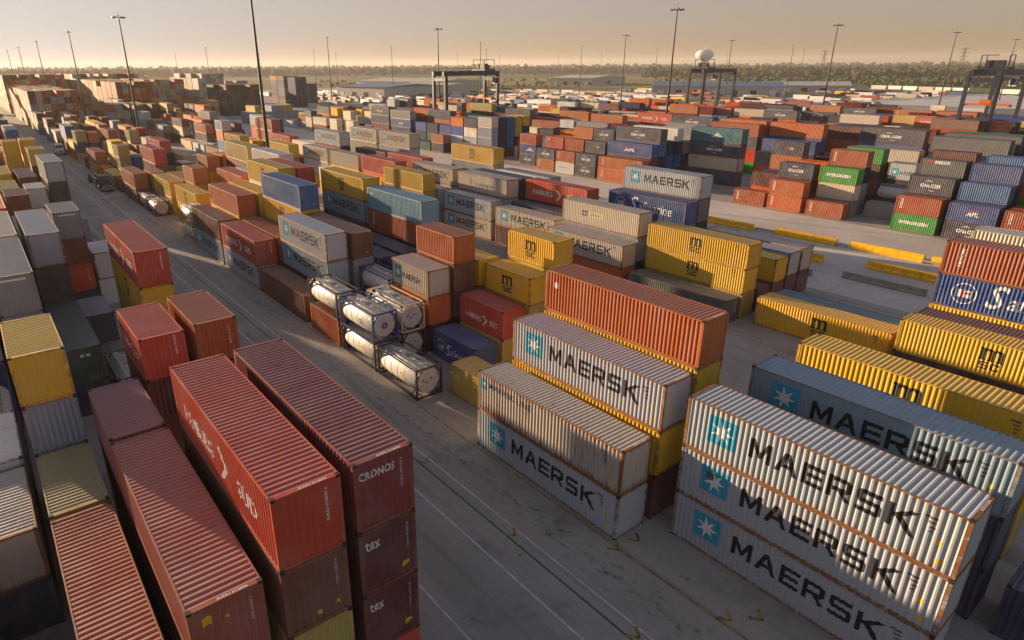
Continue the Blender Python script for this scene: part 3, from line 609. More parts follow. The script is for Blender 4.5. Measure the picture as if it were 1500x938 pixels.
# ---- second block
stack('c0', 4.5, 40, 2.72, ['dbr', 'yel:msc'], {1: 'yellow long container with black m lettering on a dark brown one, at the right edge'}); stack('c1', 4.5, 40, 2.62, ['dbr', 'mar']); stack('c2', 4.5, 40, 2.73, ['oli', 'yel', 'sfb:sf', 'rst:tri'], {3: 'rust red long container with upright white lettering, topmost at right edge', 2: 'royal blue long container with white script under the rust red one', 1: 'yellow long container under the royal blue one with white script'}); stack('c4', 4.5, 40, 2.74, ['gry', 'gry', 'yel', 'crm'], {3: 'cream long container with pale ribbed roof behind the rust red one, right edge'})
stack('c1', 17.85, 40, 2.92, ['yel:msc'], {0: 'yellow long container with black m lettering alone on the ground near the teal roof'}); stack('c2', 17.85, 40, 2.62, ['tel'], {0: 'low teal container behind the single yellow one'})
stack('c0', 31.6, 40, 2.60, ['dgy:haj:txt'], {0: 'dark grey ribbed long container with blue end, in front of the yellow lettered pair'}); stack('c1', 31.7, 40, 2.60, ['oli', 'yel:msc', 'yel:msc'], {2: 'yellow long container with black m lettering, upper of the pair before the barriers', 1: 'yellow long container with black m lettering, half shaded lower one of the pair'}); stack('c2', 31.7, 40, 2.6, ['mar']); stack('c3', 31.7, 20, 2.6, ['mar', 'yel']); stack('c4', 31.8, 40, 2.68, ['mar', 'mkw']); stack('c5', 31.9, 40, 2.68, ['mar', 'bei'])
stack('c0', 44.8, 40, 2.70, ['ror', 'mkt:mk'], {1: 'tan long container with black capitals on a rust orange one, behind yellow short box', 0: 'rust orange long container under the tan lettered one'}); stack('c1', 45.2, 40, 2.87, ['nav', 'gbl', 'mkt:flo'], {2: 'tan-grey long container with violet and cream sign'}); stack('c4', 45.3, 40, 2.89, ['gry', 'gry', 'sfb:sf'], {2: 'violet-blue long container with white script, left of the yellow barrier'}); stack('c5', 45.5, 40, 2.89, ['gry', 'dgn', 'dgy', 'mkw:mk'], {3: 'pale grey long container with black capitals, above the one with white script'})
stack('c1', 58.7, 40, 2.70, ['mar', 'mkt:mk']); stack('c2', 58.7, 40, 2.85, ['nav', 'nav']); stack('c3', 58.8, 40, 2.90, ['mar', 'nav', 'red:hs'], {2: 'orange-red long container with white arrow lettering, just left of the violet and cream sign'})
stack('c0', 58.7, 20, 2.6, ['mar']); stack('c1', 71.8, 40, 2.90, ['mkt:mk', 'mkw:mk'], {1: 'pale grey long container with black capitals, upper of two left of the orange-red one'}); stack('c2', 71.9, 40, 2.88, ['nav', 'mkw', 'mkt:haj'], {2: 'grey-tan long container with grey arrow lettering, above the pale pair'}); stack('c3', 72, 40, 2.86, ['nav', 'nav', 'nav']); stack('c4', 72, 40, 2.7, ['nav', 'gry', 'wht']); stack('c5', 72, 40, 2.7, ['nav', 'gry', 'gry'])
stack('c1', 85.4, 40, 2.90, ['mkw', 'mkw:mk']); stack('c2', 85.4, 40, 2.90, ['mar', 'mkt', 'mkt:mk']); stack('c5', 85.9, 40, 2.80, ['gry', 'gry', 'gry', 'yel:msc'], {3: 'bright yellow long container with black lettering, alone above grey ones in mid photo'}); stack('c0', 85.4, 40, 2.80, ['gry', 'oli', 'yel']); stack('c1', 98.8, 40, 2.90, ['mar', 'red', 'red']); stack('c3', 99.0, 40, 2.92, ['mar', 'red', 'red:spot'], {2: 'plain bright red long container left of the bright yellow one'}); stack('c0', 98.8, 40, 2.8, ['mkw', 'yel']); stack('c2', 99, 40, 2.8, ['gry', 'wht'])
stack('c5', 112.4, 40, 2.92, ['mkw', 'gbl', 'mkw', 'mkt:mk']); stack('c5', 126.0, 40, 2.9, ['mkt', 'mkt', 'mkt', 'mkt:mk']); stack('c2', 125.6, 40, 2.9, ['mar', 'mar', 'mar', 'mkw:mk']); stack('c3', 112.3, 40, 2.85, ['mar', 'mkw', 'mar']); stack('c2', 139, 40, 2.75, ['yel', 'mkw', 'mkt:mk']); stack('c1', 126, 40, 2.8, ['yel', 'mkw', 'mkt:mk']); stack('c1', 112.3, 40, 2.8, ['gry', 'yel', 'bei']); stack('c0', 112, 40, 2.7, ['yel', 'crm']); stack('c2', 152.5, 40, 2.92, ['mkw', 'mar', 'red:hs']); stack('c0', 139, 40, 2.8, ['mar', 'gry', 'yel']); stack('c3', 126, 40, 2.7, ['dgy', 'dgy'])
# ---- beyond the yellow barriers
stack('d0', 59.6, 20, 2.60, ['rst:tri'], {0: 'rust red short container with upright white lettering, alone on the ground beyond the barriers'}); stack('d0', 52.9, 20, 2.61, ['ror:tri', 'ror:tri'], {1: 'rust orange short container, upper of the two behind the long yellow barrier', 0: 'rust orange short container, lower of the two behind the long yellow barrier'}); stack('d0', 45.9, 20, 2.60, ['rst:tri'], {0: 'brick red short container on the ground in front of the green lettered one'})
stack('d1', 45.9, 20, 2.68, ['gry', 'crm:cgs', 'grn:evg'], {2: 'bright green short container with white lettering on a half shaded cream one', 1: 'cream short container with red tag under the bright green one'}); stack('d2', 46.1, 20, 2.66, ['gry', 'gry', 'nav', 'rst:tri'], {3: 'rust red short container just above the upper bright green one'}); stack('d1', 53.2, 20, 2.65, ['ror', 'mar', 'cma:cma'], {2: 'slate short container with white swoosh lettering above the rust orange pair'}); stack('d4', 59.8, 20, 2.64, ['ror', 'ror', 'org', 'cma:red'], {3: 'slate short container with red-white lettering above an orange one'})
stack('d3', 38.9, 20, 2.60, ['T:b', 'T:b']); stack('d2', 38.9, 20, 2.60, ['gry']); stack('d5', 39.1, 20, 2.64, ['gry', 'gry', 'red']); stack('d0', 32.4, 20, 2.71, ['grn:evg', 'rst:tri'], {0: 'bright green short container on the ground at the foot of its stack', 1: 'brick red short container standing on the lower green one'}); stack('d1', 32.3, 20, 2.72, ['nav', 'nav', 'cma:cma'], {2: 'slate short container with white swoosh lettering above the brick red one'}); stack('d2', 32.3, 20, 2.62, ['nav', 'nav', 'nav', 'dgy:seaco'], {3: 'dark grey short container with red bar and white lettering'}); stack('d0', 25.4, 20, 2.67, ['cma:cma', 'apb:apl'], {1: 'violet-blue short container with red-topped white lettering near the right edge', 0: 'slate short container at the foot of the violet-blue one'})
stack('d1', 25.5, 20, 2.66, ['nav', 'nav', 'blu'], {2: 'blue ribbed short container just above the violet-blue lettered one'}); stack('d2', 25.5, 20, 2.60, ['nav', 'nav', 'nav', 'apb']); stack('d0', 18.7, 20, 2.6, ['rst', 'rst:tri']); stack('d1', 18.7, 20, 2.6, ['nav', 'rst']); stack('d4', 46.1, 20, 2.66, ['nav', 'brn', 'dbr', 'grn']); stack('d5', 46.1, 20, 2.66, ['nav', 'brn', 'dbr']); stack('d5', 53, 20, 2.6, ['nav', 'blu', 'nav']); stack('d3', 53, 20, 2.6, ['ror', 'ror', 'ror']); stack('d2', 59.8, 20, 2.6, ['ror', 'mar']); stack('d3', 59.8, 20, 2.6, ['apb', 'apb'])
stack('d5', 74.3, 40, 2.95, ['nav', 'bei:cgs', 'nav:cma', 'tel:apw'], {3: 'teal long container with white wave emblem, top of the isolated dark stack', 2: 'navy long container with white swoosh lettering under the teal one', 1: 'pale grey-green long container, second from ground in the isolated dark stack', 0: 'navy long container at the foot of the isolated dark stack'})
stack('d0', 87.5, 40, 2.60, ['ror:tri', 'ror:tri']); stack('d1', 87.6, 40, 2.78, ['mar', 'mar', 'apb:apl'], {2: 'violet-blue long container with red-topped lettering under the slate one, mid photo'}); stack('d2', 87.9, 40, 2.84, ['nav', 'nav', 'blu', 'cma:cma'], {3: 'slate long container with white swoosh lettering above the violet-blue one'}); stack('d4', 87.9, 40, 2.82, ['nav', 'blu', 'nav', 'wht']); stack('d5', 88, 40, 2.8, ['brn', 'nav', 'gry']); stack('d3', 88, 40, 2.8, ['nav', 'blu', 'nav'])
stack('d0', 100.6, 20, 2.6, ['cma:cma', 'cma:cma']); stack('d1', 100.6, 20, 2.6, ['nav', 'nav', 'dgy:red']); stack('d2', 100.8, 20, 2.6, ['nav', 'nav', 'nav', 'cma:cma']); stack('d3', 100.8, 20, 2.6, ['nav', 'nav', 'nav', 'nav']); stack('d0', 107.2, 20, 2.6, ['wht:wht', 'rst:tri'], {0: 'white short container on the ground with faint grey lettering, mid photo'}); stack('d1', 107.3, 20, 2.6, ['mar', 'mar', 'rst']); stack('d2', 107.3, 20, 2.6, ['mar', 'mar', 'mar', 'org']); stack('d0', 114.0, 20, 2.6, ['org:tri', 'cma:cma']); stack('d1', 114.1, 20, 2.6, ['mar', 'mar', 'red:spot']); stack('d2', 114.1, 20, 2.6, ['mar', 'mar', 'org'])
stack('d0', 161.0, 20, 2.6, ['blk', 'org']); stack('d0', 168.0, 20, 2.6, ['dgn:cma']); stack('d0', 174.5, 20, 2.6, ['cma:cma']); stack('d1', 161, 20, 2.6, ['nav', 'mkw', 'apb:apw']); stack('d1', 168, 20, 2.6, ['nav', 'dgn', 'nav']); stack('d1', 174.5, 20, 2.6, ['nav', 'nav', 'apb:apw'])
for k, (y, cs) in enumerate([(148.5, ['mar', 'gbl', 'mkt:mk', 'cma:cma']), (155, ['mar', 'mkw', 'apb', 'org'])]): stack('d1', y, 20, 2.6, cs)
for i, cs in enumerate([['gbl', 'gbl', 'gbl', 'mkt'], ['mar', 'nav', 'nav', 'nav'], ['mar', 'blu', 'blu', 'blu'], ['wht', 'mar', 'oli', 'oli'], ['nav', 'nav', 'nav', 'yel']]): stack(f'd{i+1}', 141.8, 20, 2.75, cs)
stack('d0', 217.6, 20, 2.9, ['crm', 'crm']); stack('d0', 231.0, 20, 2.9, ['crm', 'crm']); stack('d1', 225.0, 20, 2.95, ['crm', 'crm', 'crm'])
# ---- far blocks that can be read one by one
stack('e2', 49.3, 40, 2.97, ['nav', 'mar', 'apb', 'cma:cma'], {3: 'slate long container with white lettering, left of two far right of centre'}); stack('e2', 34.0, 40, 2.97, ['nav', 'nav', 'cma', 'cma:cma'], {3: 'slate long container with white lettering, right of two at the far right'}); stack('e1', 67.8, 40, 3.0, ['nav', 'nav', 'apb', 'ror'], {3: 'long rust orange container topmost, right of the isolated dark stack'}); stack('e1', 81.0, 40, 3.0, ['nav', 'nav', 'gry', 'org'], {3: 'orange long container topmost behind the isolated dark stack'}); stack('e3', 98.9, 40, 2.9, ['nav', 'nav', 'mar', 'cma:cma']); stack('e6', 117.8, 40, 2.75, ['nav', 'nav', 'mar', 'red:hs']); stack('e4', 117.8, 40, 2.7, ['nav', 'mar', 'cma:cma'])
stack('e4', 49.5, 40, 2.9, ['nav', 'mar', 'brn', 'brn']); stack('e4', 34.5, 40, 2.9, ['nav', 'mar', 'brn', 'mgn'])

# ---- the rest of the yard, filled row by row
RIGHT = ['rst']*6+['ror']*5+['org']*3+['cma']*7+['nav']*5+['dgy']*3+['mar']*5+['apb']*2+['gry']*3+['bei']*4+['crm']*2+['mkw']*3+['blu']+['brn']*4+['hsr']+['grn']+['oli']*2+['tel']
LEFT = ['brn']*5+['rst']*4+['ror']*3+['org']*3+['mar']*3+['gry']*4+['gbl']*4+['dgy']*3+['yel']*4+['oli']*4+['tan']*5+['mkw']*3+['bei']*3+['crm']*1+['brn']*3+['snd']*3+['nav']*2+['blu']*2+['hsr']*2+['dgn']*2
TANS = ['snd']*6+['brn']*5+['tan']*4+['rst']*4+['ror']*3+['bei']*2+['org']*3+['gry']*2+['mar']
SIDE = {'cma': ['cma', 'cma', ''], 'hsr': ['hs'], 'apb': ['apl', 'apw'], 'grn': ['evg'], 'mkw': ['mk', 'mk', ''], 'yel': ['msc'], 'ror': ['', 'tri'], 'rst': ['', 'tri', '']}
def fill(rows, y0, y1, pal, dens, tmin, tmax, seed, p20=0.35):
    r = random.Random(seed)
    for row in rows:
        x = XROW[row]; y = y0+r.uniform(0, 1.0)
        while y < y1:
            ft = 20 if r.random() < p20 else 40
            if r.random() < dens and free(x, y, LEN[ft]):
                n = r.randint(tmin, tmax); h = r.choice([2.62, 2.7, 2.85, 2.88]); cs = []
                for i in range(n):
                    c = r.choice(pal); s = r.choice(SIDE.get(c, [''])); cs.append(c+(':'+s if s else ''))
                stack(row, y, ft, h, cs)
            y += LEN[ft]+(1.3 if ft == 40 else r.choice([0.4, 0.9]))
fill([f'a{i}' for i in range(6)], 176, 410, LEFT, 0.8, 2, 4, 1)
fill(['a4', 'a5'], 5, 80, LEFT, 0.9, 1, 2, 77); fill([f'a{i}' for i in range(3, 6)], 80, 176, LEFT, 0.8, 2, 4, 2)
fill([f'b{i}' for i in range(1, 6)], 100, 150, LEFT, 0.55, 1, 2, 3); fill([f'b{i}' for i in range(6)], 150, 328, LEFT, 0.82, 1, 3, 4)
fill([f'c{i}' for i in range(6)], 112, 170, LEFT, 0.35, 1, 2, 5); fill([f'c{i}' for i in range(6)], 170, 340, LEFT, 0.78, 1, 4, 6); fill([f'd{i}' for i in range(6)], 240, 282, LEFT, 0.7, 1, 3, 66); fill([f'e{i}' for i in range(6)], 255, 312, LEFT, 0.6, 1, 3, 67)
fill([f'd{i}' for i in range(1, 6)], 90, 200, RIGHT, 0.8, 2, 4, 7); fill([f'd{i}' for i in range(1, 6)], 11.5, 33, RIGHT, 0.85, 3, 4, 8, 0.9)
fill([f'd{i}' for i in range(2, 6)], 32, 66, RIGHT, 0.6, 2, 3, 9, 0.9)
fill([f'e{i}' for i in range(7)], 20, 250, RIGHT, 0.9, 2, 4, 10, 0.15); fill([f'f{i}' for i in range(6)], 25, 255, RIGHT, 0.85, 2, 3, 11, 0.2)
fill([f'g{i}' for i in range(6)], 30, 240, RIGHT, 0.8, 2, 3, 12, 0.2); fill([f'h{i}' for i in range(6)], 35, 230, RIGHT, 0.7, 1, 3, 13, 0.2); fill([f'i{i}' for i in range(6)], 40, 200, RIGHT, 0.6, 1, 2, 14, 0.2); fill([f'j{i}' for i in range(4)], 60, 160, RIGHT, 0.35, 1, 2, 15, 0.2)
# tall walls of empties far out on the left
def wall(x0, nrow, y0, nb, tiers, pal, seed, slope=0):
    r = random.Random(seed)
    for i in range(nrow):
        for j in range(nb):
            n = max(1, tiers - int(slope*j) - (1 if r.random() < 0.2 else 0)); base = r.choice(pal)
            stack(x0+2.6*i+W/2, y0+12.9*j, 40, 2.62, [base if r.random() < 0.4 else r.choice(pal) for _ in range(n)])
DARKS = ['nav', 'nav', 'dgy', 'mar', 'dbr', 'dgn', 'brn', 'blk']
wall(113, 8, 362, 2, 6, DARKS, 21); wall(188, 4, 460, 2, 7, DARKS+['org'], 22); wall(176, 3, 412, 1, 7, ['nav', 'nav', 'brn'], 23); wall(203, 3, 455, 1, 5, DARKS, 24)
wall(24, 7, 330, 9, 6, TANS, 25, 0.0); wall(60, 7, 345, 9, 7, TANS, 26, 0.0); wall(84, 8, 400, 8, 7, TANS, 27); wall(118, 6, 420, 5, 8, ['snd', 'bei', 'tan', 'gry'], 28); wall(150, 6, 470, 4, 6, ['gry', 'bei', 'snd'], 29)
wall(24, 12, 470, 8, 8, TANS, 30); wall(62, 14, 480, 7, 8, TANS, 31); wall(105, 9, 300, 1, 3, ['gbl', 'gry', 'oli'], 32); wall(48, 6, 300, 2, 4, TANS, 33, 0.6); wall(82, 5, 310, 2, 4, TANS, 34, 1); wall(-40, 10, 420, 9, 5, TANS, 35); wall(245, 8, 330, 1, 2, RIGHT, 36)
print('containers', len(ITEMS))

# ------------------------------------------------------------------ which ones show largest (depth-sorted coverage), so that those become single objects
def project(P):
    v = P-np.array([0, 0, CAM_H]); z = v@np.array(fw)
    return (CX+FPX*(v@np.array(R_))/z)*0.5, (CY-FPX*(v@np.array(U_))/z)*0.5, z
def coverage():
    Wp, Hp = 750, 469; ids = np.full((Hp, Wp), -1, int); zb = np.full((Hp, Wp), 1e9)
    for k, d in enumerate(ITEMS):
        x0, x1, y0, y1, z0, z1 = d['x']-W/2, d['x']+W/2, d['y'], d['y']+LEN[d['ft']], d['z'], d['z']+d['H']
        c = np.array([(x, y, z) for x in (x0, x1) for y in (y0, y1) for z in (z0, z1)]); px, py, zz = project(c)
        if zz.min() < 1: continue
        for q in ((0, 1, 3, 2), (0, 1, 5, 4), (1, 3, 7, 5)):            # left side, near end, roof
            for tri in ((q[0], q[1], q[2]), (q[0], q[2], q[3])):
                X, Y, Z = px[list(tri)], py[list(tri)], zz[list(tri)]
                a0, a1, b0, b1 = max(0, int(X.min())), min(Wp-1, int(X.max())+1), max(0, int(Y.min())), min(Hp-1, int(Y.max())+1)
                if a1 < a0 or b1 < b0: continue
                gx, gy = np.meshgrid(np.arange(a0, a1+1)+.5, np.arange(b0, b1+1)+.5)
                den = (Y[1]-Y[2])*(X[0]-X[2])+(X[2]-X[1])*(Y[0]-Y[2])
                if abs(den) < 1e-9: continue
                l0 = ((Y[1]-Y[2])*(gx-X[2])+(X[2]-X[1])*(gy-Y[2]))/den; l1 = ((Y[2]-Y[0])*(gx-X[2])+(X[0]-X[2])*(gy-Y[2]))/den; l2 = 1-l0-l1
                iz = l0/Z[0]+l1/Z[1]+l2/Z[2]; zq = 1/np.maximum(iz, 1e-9)
                okk = (l0 >= -1e-6) & (l1 >= -1e-6) & (l2 >= -1e-6); sub = zb[b0:b1+1, a0:a1+1]; okk &= zq < sub-0.02
                sub[okk] = zq[okk]; ids[b0:b1+1, a0:a1+1][okk] = k
    return ids
IDS = coverage(); cnt = np.bincount(IDS[IDS >= 0].ravel(), minlength=len(ITEMS))
for k, d in enumerate(ITEMS): d['px'] = int(cnt[k])
dry = sorted((k for k in range(len(ITEMS)) if not ITEMS[k]['tank'] and ITEMS[k]['px'] >= 6), key=lambda k: -ITEMS[k]['px'])[:300]
SINGLE = set(dry)
print('smallest single', ITEMS[dry[-1]]['px'], 'parts from', sum(ITEMS[k]['px'] > 260 for k in dry))

ORD = ['first', 'second', 'third', 'fourth', 'fifth', 'sixth', 'seventh', 'eighth', 'ninth', 'tenth', 'eleventh', 'twelfth']
def ordn(i): return ORD[i] if i < len(ORD) else f'{i+1}th'
STK = {}
for d in ITEMS: STK.setdefault(d['row'], set()).add(d['y'])
USED = set()
def label_for(d):
    if d['lab']: s = d['lab']
    else:
        tier = 'alone' if d['n'] == 1 else ('topmost' if d['tier'] == d['n']-1 else ('lowest' if d['tier'] == 0 else ordn(d['tier'])+' up'))
        nm = CNAME[d['col']]; b = d['row'][0]
        if d['row'] == 'z': where = 'in a far wall of stacks'
        else:
            i = int(d['row'][1:]); st = sorted(STK[d['row']]).index(d['y'])
            where = f"{ordn(i)} row {ROWNAME.get(b, 'far back')}, {ordn(st)} stack"
        s = f"{'long' if d['ft'] == 40 else 'short'} {nm} container{' '+DNAME[d['des']] if d['des'] and len(nm.split()) < 2 and len(DNAME[d['des']].split()) < 4 and d['n'] < 2 or d['des'] and len(DNAME[d['des']].split()) < 4 and len(nm.split()) < 2 and len(tier.split()) < 2 and len(where.split()) < 9 else ''}, {tier}, {where}"
    if len(s.split()) > 16: s = s.replace(' '+DNAME.get(d['des'], '~'), '')
    if len(s.split()) > 16: print('LONG', s)
    base = s; i = 2
    while s in USED: s = f"{base} ({ordn(i-1)} along)"; i += 1
    USED.add(s); return s
GROUPS = {'a': 'containers stacked left of the road', 'b': 'containers stacked right of the road', 'c': 'containers stacked before the yellow barriers', 'd': 'containers stacked beyond the yellow barriers'}
def props(o, d):
    o.color = d['rgb']+(1,); o['seed'] = d['seed']; o['rust'] = d['rust']; o['dust'] = d['dust']; return o
CASTS = [(sx, sy, sz) for sx in (-1, 1) for sy in (-1, 1) for sz in (0, 1)]
def build_container(d, r):
    c = COLOR[d['col']]; j = r.uniform(0.88, 1.10)
    d['rgb'] = tuple(min(0.85, x*j*r.uniform(0.97, 1.03)) for x in c); d['seed'] = r.uniform(0, 60); d['dust'] = r.uniform(0.0, 0.09)
    d['rust'] = LEFT_SIDE_RUST.get(d['col'], 0.14)*r.uniform(0.5, 1.3)
    if d['des'] == 'mkline': d['rust'] = 0.62
    ft, H = d['ft'], d['H']; L = LEN[ft]; hk = round(H, 3); loc = (d['x'], d['y']+L/2, d['z'])
    grp = GROUPS.get(d['row'][0], 'containers stacked far out in the yard')
    full = d['px'] > 260
    smooth_end = d['col'] in ('mkw', 'mkb', 'mkt', 'wht', 'bei', 'nav', 'sfb', 'blu', 'lbl')
    if not full:
        root = mesh_obj('shipping_container', cached(('simple', ft, hk), lambda: simple_mesh(ft, H))); root.location = loc; props(root, d)
    else:
        root = empty('shipping_container', loc)
        def part(nm, key, fn):
            return props(mesh_obj(nm, cached(key+(ft, hk), fn), None, root), d)
        fr = part('frame', ('frame',), lambda: frame_mesh(ft, H)); fr['rust'] = min(1.0, d['rust']*1.9+(0.22 if d['col'] in ('mkw', 'mkt', 'mkb', 'bei', 'yel', 'wht') else 0.05)); part('side_panel', ('sl',), lambda: side_mesh(ft, H, -1)); part('side_panel', ('sr',), lambda: side_mesh(ft, H, 1))
        part('end_panel', ('fe', smooth_end), lambda: front_mesh(ft, H, smooth_end)); part('roof_panel', ('rf',), lambda: roof_mesh(ft, H))
        dr = part('door', ('dr',), lambda: door_mesh(ft, H)); props(mesh_obj('locking_bars', cached(('lb', ft, hk), lambda: bars_mesh(ft, H)), None, dr), d)
        for sx, sy, sz in CASTS:
            o = mesh_obj('corner_casting', cached(('cast',), casting_mesh), None, root)
            o.location = (sx*(W/2-0.081), sy*(L/2-0.089), 0.059 if sz == 0 else H-0.057)
    root['label'] = label_for(d); root['category'] = 'shipping container'; root['group'] = grp
    if d['des'] and d['px'] > 30:
        for i, (nm, ink, lay, polys) in enumerate(design(d['des'], ft, H)):
            if d['px'] < 200 and nm in ('placard', 'data_lettering'): continue
            me = cached(('des', d['des'], i, ft, hk), lambda: drape(nm, polys, SIDE_P[ft], lay, lambda u, v, q: Vector((-(W/2-q), L/2-u, v)), ink))
            mesh_obj(nm, me, None, root)
    if d['end'] and full:
        P = FRONT_P if smooth_end else END_P
        for i, (nm, ink, lay, polys) in enumerate(end_design(d['end'], ft, H)):
            me = cached(('end', d['end'], i, ft, hk, smooth_end), lambda: drape(nm, polys, P, lay, lambda u, v, q: Vector((-W/2+u, -L/2+q, v)), ink))
            mesh_obj(nm, me, None, root)
    if d['px'] > 2500:             # white number strip on the near edge of the roof
        me = cached(('rn', ft, hk), lambda: drape('roof_number', text('SUDU 512096', W*0.40, 0.015, 1.0, 0.115, 0.03), [(0, 0), (W, 0)], 0, lambda u, v, q: Vector((-W/2+u, -L/2+0.015+v, H-0.006)), 'w'))
        mesh_obj('roof_number', me, None, root)
    return root
rr = random.Random(5)
for k, d in enumerate(ITEMS):
    if k in SINGLE: build_container(d, rr)

# ---- the small or hidden ones past three hundred: real boxes, joined
def far_stuff():
    cols = sorted({d['col'] for k, d in enumerate(ITEMS) if k not in SINGLE and not d['tank']}); idx = {c: i for i, c in enumerate(cols)}
    mats = [flat('yard_paint_'+CNAME[c].replace(' ', '_').replace('-', '_'), COLOR[c], 0.75, 0, 0.22, 0.5, 0.12) for c in cols]
    b = MB()
    for k, d in enumerate(ITEMS):
        if k in SINGLE or d['tank']: continue
        x0, x1, y0, y1, z0, z1 = d['x']-W/2, d['x']+W/2, d['y'], d['y']+LEN[d['ft']], d['z']+0.01, d['z']+d['H']-0.01; mi = idx[d['col']]; e = 0.10; g = 0.035
        V = [(x0,y0,z0),(x1,y0,z0),(x1,y1,z0),(x0,y1,z0),(x0,y0,z1),(x1,y0,z1),(x1,y1,z1),(x0,y1,z1)]
        F = [(0,3,2,1)]
        def inset(a, bb, cc, dd, n):
            A = [Vector(V[i]) for i in (a, bb, cc, dd)]; n = Vector(n)
            u = (A[1]-A[0]).normalized()*e; v = (A[3]-A[0]).normalized()*e; base = len(V)
            for p, s, t in zip(A, (1, -1, -1, 1), (1, 1, -1, -1)): V.append(tuple(p+u*s+v*t-n*g))
            q = (a, bb, cc, dd)
            for i in range(4): F.append((q[i], q[(i+1) % 4], base+(i+1) % 4, base+i))
            F.append((base, base+1, base+2, base+3))
        inset(4, 5, 6, 7, (0,0,1)); inset(0, 1, 5, 4, (0,-1,0)); inset(1, 2, 6, 5, (1,0,0)); inset(2, 3, 7, 6, (0,1,0)); inset(3, 0, 4, 7, (-1,0,0))
        b.add(V, F, mi)
    me = bpy.data.meshes.new('container_stacks'); me.from_pydata(b.v, [], b.f)
    for mm in mats: me.materials.append(mm)
    me.polygons.foreach_set('material_index', b.mi)
    o = mesh_obj('container_stacks', me)
    tag(o, 'far and half hidden shipping containers stacked across the whole yard', 'shipping containers', kind='stuff')
far_stuff()

# ------------------------------------------------------------------ tank containers
def build_tank(d, n_):
    fc = FRAME_C[d['col2']]; L = LEN[20]; l = L/2; w = W/2; H = 2.591
    root = empty('tank_container', (d['x'], d['y']+l, d['z']))
    b = MB()
    for sx in (-1, 1):
        for sy in (-1, 1): b.box(*sorted((sx*w, sx*(w-.13))), *sorted((sy*l, sy*(l-.13))), 0.118, H-0.118)
        b.box(*sorted((sx*(w-.01), sx*(w-.11))), -l+.13, l-.13, 0.03, 0.16)
        b.box(*sorted((sx*(w-.01), sx*(w-.09))), -l+.13, l-.13, H-.12, H-.02)
        for sy in (-1, 1):      # diagonal braces at each end of the sides
            b.bar((sx*(w-.05), sy*(l-.10), 1.05), (sx*(w-.05), sy*(l-.95), .16), .07)
    for sy in (-1, 1):
        y0, y1 = sorted((sy*(l-.005), sy*(l-.12)))
        b.box(-w+.13, w-.13, y0, y1, 0.03, .16); b.box(-w+.13, w-.13, y0, y1, H-.13, H-.02)
        for sx in (-1, 1):
            for (z0, z1) in ((.12, .70), (H-.12, H-.70)): b.bar((sx*(w-.62), sy*(l-.06), z0), (sx*(w-.08), sy*(l-.06), z1), .09)
    b.obj('frame', fc, root)
    t = MB(); R = 1.12; cz = 1.34
    t.lathe((0, -l+.16, cz), (0, 1, 0), [(0, .25), (.03, .62), (.10, .92), (.20, 1.06), (.32, R), (L-.64, R), (L-.52, 1.06), (L-.42, .92), (L-.35, .62), (L-.32, .25)], 28)
    t.obj('vessel', M_TANK, root, True)
    e = MB(); e.lathe((0, -l+.155, cz), (0, 1, 0), [(-.012, .95), (0.0, 1.03), (.035, 1.04), (.05, .96)], 8); e.obj('end_cladding', M_TANKEND, root)
    k = MB()
    for y in (-2.0, -1.0, 0, 1.0, 2.0): k.tube((0, y-.03, cz), (0, y+.03, cz), R+.012, n=28)
    k.obj('strap', M_TANKEND, root)
    g = MB()
    for x in (-.62, .30):
        for q in range(3): g.box(x+q*.13, x+q*.13+.10, -l+.25, l-.25, H-.09, H-.055)
    for y in (-2.2, -1.1, 0.9, 2.2): g.box(-.68, .70, y, y+.06, H-.13, H-.09)
    g.obj('walkway', M_STEEL, root)
    q = MB(); q.tube((0, .1, cz+R-.02), (0, .1, H-.10), .30, n=16); q.tube((0, .1, H-.10), (0, .1, H-.05), .33, n=16); q.bar((-.3, .1, H-.04), (.3, .1, H-.04), .05)
    q.tube((0, 1.5, cz+R-.02), (0, 1.5, H-.12), .12, n=10); q.tube((0, -1.4, cz+R-.02), (0, -1.4, H-.12), .12, n=10)
    q.obj('manhole', M_STEEL, root)
    for sx in (-1, 1):
        for sy in (-1, 1):
            for z in (.059, H-.057):
                o = mesh_obj('corner_casting', cached(('cast',), casting_mesh), None, root); o.location = (sx*(w-.081), sy*(l-.089), z)
    if d['col2'] == 'b':
        me = cached(('tankblue',), lambda: drape('end_emblem', ring(0, 0, .12, .30, 16)+rect(-.10, -.05, .2, .1), [(-2, 0), (2, 0)], 0, lambda u, v, q: Vector((u, -l+.135, cz+v)), 'p')); mesh_obj('end_emblem', me, None, root)
    else:
        p = MB()
        for a, bb in ((-.55, .05), (-.25, -.15), (.15, .1)):
            p.box(a, a+.16, -l+.128, -l+.142, cz+bb, cz+bb+.18)
        p.obj('end_placard', INK['d'], root)
    s2 = MB()
    for z in (-.25, 0.0, .25): s2.box(-R-.022, -R-.004+.02, -.9+z, -.5+z*.3, cz+z*.6-.05, cz+z*.6+.05)
    s2.obj('side_placard', INK['d'] if d['col2'] != 'k' else INK['y'], root)
    tag(root, d['lab2'], 'tank container', 'tank containers in steel frames')
TANKLAB = {('b0', 37.4): 'white tank container alone on the ground, nearest the camera by the road', ('b0', 43.9, 0): 'white tank container in black frame, under the one with the round blue emblem', ('b0', 43.9, 1): 'white tank container with round blue emblem on its end, upper one',
 ('b0', 50.6): 'white tank container on a rust orange short container', ('b1', 44.2, 0): 'white tank container in cream frame, lower one of the second row', ('b1', 44.2, 1): 'white tank container in cream frame, upper one of the second row'}
TANKLAB[('b1', 44.2, 0)] = 'white tank container in black frame, lower one in the second row'
